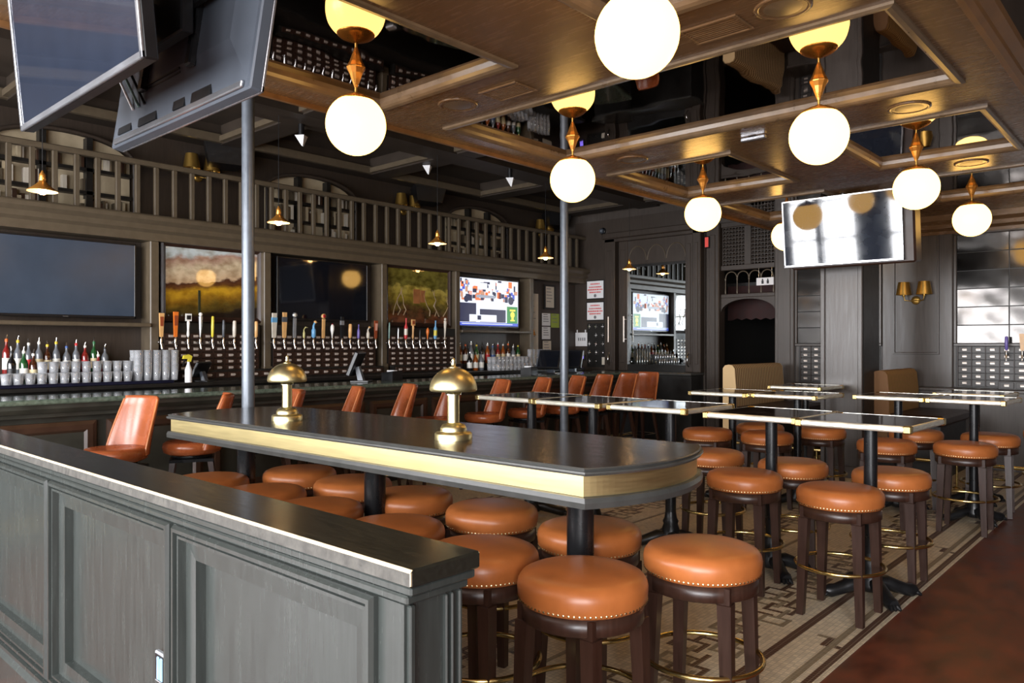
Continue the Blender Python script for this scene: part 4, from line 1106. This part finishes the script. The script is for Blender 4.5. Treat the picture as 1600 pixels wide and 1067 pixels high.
def notice(label, zc):
    t = thing('notice', label, 'sign', (-7.845, WY, zc), 0, 'white notices with red lettering')
    g = G(); g.box(-.195,.195,-.022,0,-.17,.17); obj('board', g, M['black'], t)
    g = G(); g.box(-.175,.175,-.026,-.021,-.15,.15); obj('sheet', g, M['white'], t)
    for i, (w, z) in enumerate(((.10,.10),(.13,.045),(.155,.0),(.12,-.045))):
        g = G(); rr = random.Random(i+3); x = -w
        while x < w:
            lw = rr.uniform(.012,.035); g.box(x,min(w,x+lw),-.0275,-.0255,z-.012,z+.012); x += lw+.009
        obj('lettering', g, M['red'], t)
    g = G(); g.lathe([(.001,0),(.028,0),(.028,.002),(.001,.002)], 16, 0, Matrix.Translation((0,-.026,-.105)) @ Matrix.Rotation(PI/2,4,'X')); obj('emblem', g, M['grey'], t)
notice('upper white notice with red lettering at the bar end', 2.465); notice('lower white notice with red lettering at the bar end', 2.09)
vp = thing('valve_panel', 'dark panel with rows of small chrome valves', 'valve panel', (-7.80, WY, 1.5))
g = G(); g.box(-.22,.18,-.02,0,-.38,.38); obj('backboard', g, M['black'], vp)
vg = G(); vg.cbox(-.032,.032,-.05,-.035,-.008,.008,.003); vg.cyl((0,-.02,0),(0,-.06,0), .012, n=8); vg.cbox(-.007,.007,-.048,-.036,-.035,.040,.003)
vme = vg.mesh('valve', M['chrome'])
for r in range(5):
    for c in range(3):
        if (r, c) in ((1,0),(4,2)): continue
        obj('valve', vme, None, vp, (-.16+c*.145,0,.32-r*.15), (0,.25*((r+c) % 2),0))
g = G(); g.box(.10,.17,-.03,-.02,-.34,-.21); obj('tag', g, M['offwhite'], vp)
t = thing('wall_calendar', 'white hanging calendar sheet left of the valves', 'calendar', (-8.16, WY, 1.60), 0)
g = G(); g.box(-.13,.13,-.008,0,-.12,.12); obj('sheet', g, M['white'], t)
g = G()
for k in range(4): g.box(-.07+k*.045,-.045+k*.045,-.0095,-.0075,-.025,.03)
obj('lettering', g, M['grey'], t)
g = G(); g.cyl((-.09,-.004,.12),(-.09,-.004,.17), .012, n=6); g.cyl((.09,-.004,.12),(.09,-.004,.17), .012, n=6); obj('clip', g, M['white'], t)
t = thing('small_display', 'tiny purple lit display below the calendar', 'display', (-8.12, WY, 1.28), 0)
g = G(); g.cbox(-.06,.06,-.04,0,-.05,.05,.006); obj('case', g, M['plastic'], t)
g = G(); g.box(-.035,.035,-.042,-.039,-.02,.028); obj('screen', g, emit('purple_display', (.35,.25,1.4)), t)
t = thing('dome_camera', 'small dome security camera above the notices', 'camera', (-7.69, WY, 3.47), 0)
g = G(); g.lathe([(.06,0),(.06,.02),(.03,.03)], 16, 0, Matrix.Rotation(PI/2,4,'X')); obj('mount', g, M['plastic'], t)
g = G(); g.sphere((0,-.05,0), .045, 16, 10); obj('dome', g, M['tvback'], t)

# papers pinned to the bar wall right of the lit television
def sheet(name, label, y0, y1, z0, z1, m, cat='paper', framed=False, x=-8.29, lines=0):
    t = thing(name, label, cat, (x,(y0+y1)/2,(z0+z1)/2), PI/2, 'papers pinned right of the lit television')
    w, h = (y1-y0)/2, (z1-z0)/2
    g = G(); g.box(-w,w,-.006,0,-h,h); obj('sheet', g, M[m], t)
    if framed:
        g = G()
        for (a,b,c,d) in ((-w-.03,w+.03,-h-.03,-h),(-w-.03,w+.03,h,h+.03),(-w-.03,-w,-h,h),(w,w+.03,-h,h)): g.box(a,b,-.02,0,c,d)
        obj('frame', g, M['black'], t)
    g = G()
    for k in range(lines): g.box(-w*.7,w*(.3+.1*(k%4)),-.0075,-.0055,h*.75-k*h*1.5/max(1,lines),h*.75-k*h*1.5/max(1,lines)+.012)
    if lines: obj('print', g, M['grey'], t)
    return t
sheet('pin_board', 'tall pale pin board of papers beside the lit television', 9.46, 9.80, 1.42, 2.36, 'offwhite', 'notice board', False, lines=7)
sheet('framed_licence', 'framed licence sheet above the small papers', 9.98, 10.22, 2.14, 2.50, 'offwhite', 'frame', True, lines=5)
sheet('paper_sheet', 'white sheet beside the green sheet', 9.90, 10.12, 1.83, 2.04, 'white', 'paper', lines=4)
sheet('paper_sheet', 'lime green sheet of paper behind the right pole', 10.14, 10.36, 1.80, 2.04, 'green', 'paper', lines=3)
sheet('paper_sheet', 'white sheet below the other white sheet', 9.90, 10.12, 1.60, 1.81, 'white', 'paper', lines=4)
sheet('paper_sheet', 'clipped calendar leaf, lowest of the pinned papers', 9.92, 10.14, 1.38, 1.57, 'offwhite', 'paper', lines=3)
t = thing('hanging_bell', 'small amber bell hanging on the pin board', 'bell', (-8.20, 9.53, 1.66), 0)
g = G(); g.lathe([(.075,0),(.065,.02),(.045,.09),(.02,.13),(.006,.15)], 14); obj('body', g, M['copper'], t)
g = G(); g.tube([(0,0,.15),(0,0,.20),(-.085,0,.22)], .004, 5); obj('cord', g, M['plastic'], t)

# ------------------------------------------------------------------ passage with arched spindle screen
sc = thing('arch_screen', 'dark carved arch with spindles and fretwork over the passage', 'archway', (-5.18, YB, 0))
def ls(g, name, m): return at(sc, g, name, m, sc)
g = G(); g.cbox(-5.72,-5.50,YB-.10,YB+.10,0,3.38,.012); g.cbox(-5.66,-5.56,YB-.115,YB-.09,.2,3.2,.006); ls(g, 'jamb', M['wall'])
for za, zb in ((2.64,2.72),(3.30,3.38),(2.22,2.28)): ls(G().cbox(-5.50,-4.64,YB-.04,YB+.06,za,zb,.008), 'rail', M['wall'])
g = G(); g.box(-5.12,-5.02,YB-.03,YB+.05,2.72,3.30); ls(g, 'mullion', M['wall'])
for (a,b) in ((-5.48,-5.12),(-5.02,-4.66)):
    g = G(); n = 7
    for k in range(n+1):
        x = a+(b-a)*k/n
        g.box(x-.006,x+.006,YB-.01,YB+.02,2.72,3.30)
    for k in range(11): g.box(a,b,YB-.012,YB+.018,2.74+k*.055,2.752+k*.055)
    for k in range(n):
        for j in range(10): g.sphere((a+(b-a)*(k+.5)/n, YB, 2.77+j*.055), .016, 5, 3)
    ls(g, 'fretwork', M['wall'])
for k in range(5):
    x = -5.44+k*.19
    g = G(); g.lathe([(.010,2.28),(.014,2.32),(.008,2.36),(.008,2.48),(.016,2.51),(.010,2.53)], 8, 0, Matrix.Translation((x,YB,0))); ls(g, 'spindle', M['trim'])
for k in range(4):
    x = -5.44+k*.19
    g = G(); g.tube([(x+.095-.09*math.cos(a), YB, 2.53+.09*math.sin(a)) for a in [PI*i/10 for i in range(11)]], .010, 6); ls(g, 'spindle_arch', M['trim'])
g = G()
ar = [(-5.07-.43*math.cos(a), 2.0+.20*math.sin(a)) for a in [PI*i/16 for i in range(17)]]
g.prism([(-5.5,2.22),(-5.5,2.0)] + ar + [(-4.64,2.0),(-4.64,2.22)], YB-.03, YB+.05, 'y'); ls(g, 'arch_board', M['wall'])
t = thing('restroom_sign', 'small white sign with two dark symbols hanging at the passage', 'sign', (-4.78, YB-.06, 2.44), 0)
g = G(); g.box(-.13,.13,-.012,.012,-.055,.055); obj('panel', g, M['white'], t)
for x in (-.035,.045):
    g = G(); g.sphere((x,-.013,.026), .012, 8, 5); g.box(x-.017,x+.017,-.014,-.011,-.035,.014); obj('pictogram', g, M['plastic'], t)
g = G(); g.cyl((-.10,0,.055),(-.10,0,.20), .003, n=4); g.cyl((.10,0,.055),(.10,0,.20), .003, n=4); obj('hanger', g, M['chrome'], t)
t = thing('exit_light', 'small red lit exit light beside the passage', 'exit light', (-5.68, YB-.13, 3.09), 0)
g = G(); g.cbox(-.04,.04,-.02,.02,-.09,.09,.006); obj('case', g, M['plastic'], t)
g = G(); g.box(-.028,.028,-.024,-.019,-.075,.075); obj('lens', g, emit('red_exit', (.45,.03,.02)), t)
t = thing('passage_valance', 'dark red valance hanging inside the passage arch', 'valance', (-5.18, 11.6, 2.45), 0)
g = G(); g.prism([(-.56,0),(-.56,-.55)] + [(-.56+.08*k, -.52-.03*(k%2)) for k in range(1,14)] + [(.55,-.55),(.55,0)], -.02, .02, 'y'); obj('cloth', g, mat('dark_red_cloth', (44,10,7), .7, var=.3), t)
g = G(); g.box(-.57,.56,-.03,.03,0,.05); obj('pelmet', g, M['black'], t)

# ------------------------------------------------------------------ right half of the far wall
g = G(); g.cbox(-4.64,-4.35,YB-.06,YB,0,3.2,.012); g.cbox(-4.59,-4.40,YB-.07,YB-.055,.3,3.0,.006)
struct('trim_17', g, M['wallr'], 'grey pilaster right of the passage')
g = G(); g.cbox(-3.17,-2.33,YB-.05,YB,0,3.2,.012)
def RR(x0,x1,z0,z1,e,y): return [(x0+e,y,z0+e),(x1-e,y,z0+e),(x1-e,y,z1-e),(x0+e,y,z1-e)]
g.loft([RR(-3.03,-2.48,1.38,3.02,0,YB-.049), RR(-3.03,-2.48,1.38,3.02,.004,YB-.068), RR(-3.03,-2.48,1.38,3.02,.022,YB-.068), RR(-3.03,-2.48,1.38,3.02,.028,YB-.049)], 0, False, False)
struct('trim_18', g, M['wallr'], 'grey wall panel that carries the right sconce')
sc0.location = (-2.755, YB-.052, 2.08)
g = G(); g.prism([(YB,3.13),(YB-.20,3.13),(YB-.20,3.06),(YB-.14,3.02),(YB-.14,2.97),(YB-.08,2.94),(YB-.08,2.90),(YB,2.90)], -4.64, 2.0, 'x')
struct('trim_19', g, M['ceil'], 'brown cornice along the top of the far wall')
g = G(); g.cbox(-4.35,2.0,YB-.34,YB,.93,.97,.008); g.box(-4.35,2.0,YB-.30,YB,0,.93)
struct('trim_20', g, M['wallr'], 'dark ledge below the drawers of the far wall')
def wall_mirror(label, x0, x1, z0, z1, nc, nr):
    t = thing('wall_mirror', label, 'mirror', ((x0+x1)/2, YB, z0), 0, 'antique mirrors on the far wall')
    w = x1-x0; h = z1-z0; rr = random.Random(int(x0*77))
    g = G(); g.box(-w/2-.03,w/2+.03,-.02,0,-.03,h+.03); obj('backing', g, M['black'], t)
    for i in range(nc):
        for j in range(nr):
            pw, ph = w/nc, h/nr
            g = G(); g.cbox(-pw/2+.004,pw/2-.004,-.006,.004,-ph/2+.004,ph/2-.004,.003)
            obj('mirror_pane', g, M['amirror'], t, (-w/2+(i+.5)*pw, -.028, (j+.5)*ph), (rr.uniform(-.012,.012),0,rr.uniform(-.015,.015)))
    g = G()
    for (a,b,c,d) in ((-w/2-.035,w/2+.035,-.035,0),(-w/2-.035,w/2+.035,h,h+.035),(-w/2-.035,-w/2,0,h),(w/2,w/2+.035,0,h)): g.cbox(a,b,-.05,0,c,d,.006)
    obj('frame', g, M['wallr'], t)
    return t
wall_mirror('smoky antique mirror left of the square column', -4.31, -3.21, 1.52, 2.88, 2, 6)
wall_mirror('smoky antique mirror at the right picture edge', -2.29, -.05, 1.52, 2.88, 4, 6)
drawer_unit('grey drawer cabinet left of the square column', -4.27, YB-.012, 7, 6, .985, .150, .083, draw_me2, M['black'], rz=-PI/2, depth=.0+.01)
drawer_unit('grey drawer cabinet below the right antique mirror', -2.28, YB-.012, 14, 6, .985, .150, .083, draw_me2, M['black'], rz=-PI/2, depth=.01)
t = thing('low_drawer_box', 'small dark drawer box on the ledge below the right mirror', 'drawer box', (-1.63, YB-.2, .97), 0)
g = G(); g.cbox(-.17,.17,-.10,.10,0,.10,.005); obj('case', g, M['drawer2'], t)
for x in (-.08,.08):
    d = obj('drawer', draw_me2, None, t, (x,-.10,.05), (0,0,-PI/2)); obj('label_pull', pull_me, None, d)
for (x, c, lb) in ((-1.74,'purple','purple tap handle below the right mirror'), (-1.58,'tan','tan paddle tap handle below the right mirror')):
    t = thing('beer_tap', lb, 'beer tap', (x, YB-.15, 1.38), -PI/2, 'beer taps')
    obj('faucet', fauc_me, None, t)
    obj('handle', handle('stick' if c == 'purple' else 'paddle', .17 if c == 'purple' else .20, .04 if c == 'purple' else .06, c, c), [M['c_'+c], M['c_'+c]], t, (0,0,.055))

# square column
cl = thing('square_column', 'grey panelled square column below the right television', 'column', (-3.03, 9.2, 0))
def lc(g, name, m): return at(cl, g, name, m, cl)
g = G(); g.box(-3.25,-2.82,8.92,9.50,0,ZC); lc(g, 'shaft', M['wallr'])
for (a,b) in ((-3.265,-3.215),(-2.855,-2.805)):
    g = G(); g.cbox(a,b,8.895,8.925,0,ZC,.006); lc(g, 'corner_board', M['wallr'])
g = G(); g.cbox(-3.27,-2.80,8.88,8.925,0,.14,.008); lc(g, 'plinth', M['wallr'])
g = G(); g.cbox(-2.83,-2.80,8.93,9.49,0,ZC,.006); lc(g, 'side_board', M['black'])

# striped booths
def stripe_mat(name, c1, c2, c3):
    m = bpy.data.materials.new(name); m.use_nodes = True
    nt = m.node_tree; N = nt.nodes; L = nt.links; b = N['Principled BSDF']; b.inputs['Roughness'].default_value = .7
    tc = N.new('ShaderNodeTexCoord'); wv = N.new('ShaderNodeTexWave'); wv.bands_direction = 'Y'; wv.inputs['Scale'].default_value = 3.1; wv.inputs['Distortion'].default_value = .3
    rp = N.new('ShaderNodeValToRGB'); rp.color_ramp.interpolation = 'CONSTANT'; cr = rp.color_ramp
    while len(cr.elements) < 5: cr.elements.new(.5)
    for e, (p, c) in zip(cr.elements, ((0,c2),(.12,c1),(.45,c3),(.55,c1),(.86,c2))): e.position = p; e.color = (*lin(c),1)
    L.new(tc.outputs['Object'], wv.inputs['Vector']); L.new(wv.outputs['Fac'], rp.inputs[0]); L.new(rp.outputs[0], b.inputs['Base Color'])
    return m
M['stripe'] = stripe_mat('tan_striped_fabric', (204,174,128), (112,78,48), (222,200,160))
M['stripe2'] = stripe_mat('gold_striped_fabric', (196,150,86), (110,74,38), (216,174,108))
def booth(label, x, y0, y1, ztop, m):
    t = thing('booth_bench', label, 'booth', (x,(y0+y1)/2,0), 0, 'striped booth benches')
    l = (y1-y0)/2
    g = G(); pr = [(-.16,.40),(-.16,ztop-.05),(-.13,ztop-.01),(-.08,ztop),(-.03,ztop-.01),(0,ztop-.05),(.02,.95),(.02,.70),(.0,.40)]
    g.prism(pr, -l, l, 'y', 0, None, False); obj('backrest', g, m, t)
    g = G(); g.cbox(.0,.58,-l,l,.60,.72,.03); obj('seat_cushion', g, M['drawer'], t)
    g = G(); g.box(-.15,.54,-l+.01,l-.01,0,.60); obj('plinth', g, M['black'], t)
    return t
booth('tan striped booth bench left of the square column', -4.40, 9.06, 10.55, 1.25, M['stripe'])
booth('gold striped booth bench right of the square column', -2.66, 9.30, 10.52, 1.21, M['stripe2'])
fr = thing('floor_foot_rail', 'brass foot rail on short floor brackets at the far booths', 'foot rail', (-2.7, 9.0, 0))
for xa, xb in ((-1.9,-.60),(-.05,1.7)): obj('rail', G().tube([(xa,.02,.27),(xb,.02,.27)], .018, 8), M['brass'], fr)
for x in (-1.8,-1.2,-.65,.0,.8,1.6):
    g = G(); g.cyl((x,.02,.27),(x,.02,.0), .012, n=8); g.lathe([(.04,0),(.04,.01),(.014,.02)], 12, 0, Matrix.Translation((x,.02,0))); obj('bracket', g, M['brass'], fr)

# ------------------------------------------------------------------ hanging televisions
t = tv('hanging_television', 'wide television hanging from the ceiling at the square column', 1.24, .735, (-2.87, 8.40, 2.735), 0, .115, M['screeng'], edge='silver')
g = G(); g.cbox(-.56,.72,.03,.26,-.40,.22,.02); obj('back_box', g, M['drawer'], t)
g = G(); g.cyl((0,.12,.2),(0,.12,.40), .03, n=10); obj('ceiling_mount', g, M['post'], t)
t1 = tv('hanging_television', 'large hanging television at top left, screen toward the viewer', 1.23, .72, (-3.065, .972, 2.757), 0, .09, M['screeng'], edge='silver')
g = G(); g.cbox(-.5,.5,.03,.07,-.25,.28,.015); obj('back_cover', g, M['plastic'], t1)
t2 = tv('hanging_television', 'large hanging television at top left showing its grey back', 1.25, .72, (-3.09, 1.445, 2.752), PI, .15, M['screeng'], back=True, edge='silver')
# details of the visible back shell (local +Y side, seen from the room)
g = G(); g.loft([[(-.60,.035,-.33),(.60,.035,-.33),(.60,.035,.34),(-.60,.035,.34)],[(-.50,.075,-.16),(.50,.075,-.16),(.50,.075,.28),(-.50,.075,.28)]], 0); obj('back_bulge', g, M['tvback'], t2)
g = G(); g.cbox(-.58,.58,.034,.048,-.352,-.325,.004); obj('lower_lip', g, M['silver'], t2)
g = G()
for k in range(9): g.box(-.10-.0,.22,.070-.012*k*.55,.074-.012*k*.55+.004,-.175-k*.014,-.168-k*.014)
obj('vent_slot', g, M['plastic'], t2)
for x in (-.22,.22):
    g = G(); g.cbox(x-.022,x+.022,.07,.10,-.20,.26,.006); obj('mount_rail', g, M['post'], t2)
g = G(); g.cbox(-.45,.45,.10,.13,.02,.09,.006); g.cbox(-.45,.45,.10,.13,.18,.24,.006); obj('cross_bar', g, M['iron'], t2)
for (x,z,w,h) in ((-.34,-.30,.16,.05),(-.12,-.30,.10,.04),(.14,-.30,.18,.04),(.40,-.29,.14,.05)): obj('port_panel', G().box(x,x+w,.036,.046,z-h/2,z+h/2), M['iron'], t2)
g = G()
for (x,z) in ((-.55,-.28),(.55,-.28),(-.55,.2),(.55,.2),(.0,-.26)): g.cyl((x,.030,z),(x,.045,z), .008, n=8)
obj('screw', g, M['plastic'], t2)
for k, (x, cm) in enumerate(((.30,'plastic'),(.36,'c_teal'),(.42,'white'))):
    g = G(); g.tube([(x,.09,.16),(x+.05,.13,.0),(x-.02,.12,-.12),(x-.06,.06,-.24)], .006, 6); obj('cable', g, M[cm], t2)
mt = thing('television_mount', 'black ceiling pole mount between the two hanging televisions', 'mount', (-3.06, 1.22, 2.55))
g = G(); g.cyl((0,0,.05),(0,0,.58), .03, n=12); obj('pole', g, M['post'], mt)
g = G(); g.cbox(-.12,.12,-.12,.12,.565,.58,.004); obj('ceiling_plate', g, M['post'], mt)
g = G(); g.cbox(-.25,.25,-.12,-.06,.12,.34,.006); g.cbox(-.25,.25,.05,.10,.12,.34,.006); g.cbox(-.04,.04,-.10,.10,.18,.28,.006); obj('bracket', g, M['iron'], mt)

# ------------------------------------------------------------------ ceiling fixtures
for (x,y,lb) in ((-3.74,3.58,'round ceiling speaker left of the first vent'), (-1.50,3.60,'round ceiling speaker at the top edge of the picture'), (-1.49,5.70,'round ceiling speaker behind the wide coffer'), (-1.53,7.80,'farthest round ceiling speaker at right'), (-3.71,5.67,'round ceiling speaker above the right pole')):
    t = thing('ceiling_speaker', lb, 'speaker', (x,y,ZC), 0, 'round ceiling speakers')
    g = G(); g.lathe([(.135,.0),(.137,-.006),(.120,-.010),(.112,-.006)], 32); obj('rim', g, M['ceil'], t)
    g = G(); g.lathe([(.112,-.004),(.08,-.007),(.001,-.008)], 28); obj('grille', g, M['ceiltrim'], t)
for (x,y,lb) in ((-3.30,3.60,'rectangular ceiling vent left of the largest globe'), (-1.86,3.62,'rectangular ceiling vent right of the largest globe')):
    t = thing('ceiling_vent', lb, 'vent', (x,y,ZC), 0, 'ceiling vents')
    g = G()
    for (a,b,c,d) in ((-.16,.16,-.11,-.09),(-.16,.16,.09,.11),(-.16,-.14,-.09,.09),(.14,.16,-.09,.09)): g.cbox(a,b,c,d,-.012,0,.003)
    obj('frame', g, M['ceil'], t)
    for k in range(8):
        g = G(); g.box(-.14,.14,-.085+k*.022,-.075+k*.022,-.008,-.001); obj('slat', g, M['ceil'], t)
t = thing('emergency_light', 'slim silver emergency light strip on the ceiling beam', 'light', (-2.60,5.68,ZC), 0)
g = G(); g.cbox(-.10,.10,-.02,.02,-.03,0,.006); obj('case', g, M['silver'], t)
g = G(); g.cbox(-.03,.03,-.03,.03,-.008,0,.003); obj('mount_plate', g, M['plastic'], t)
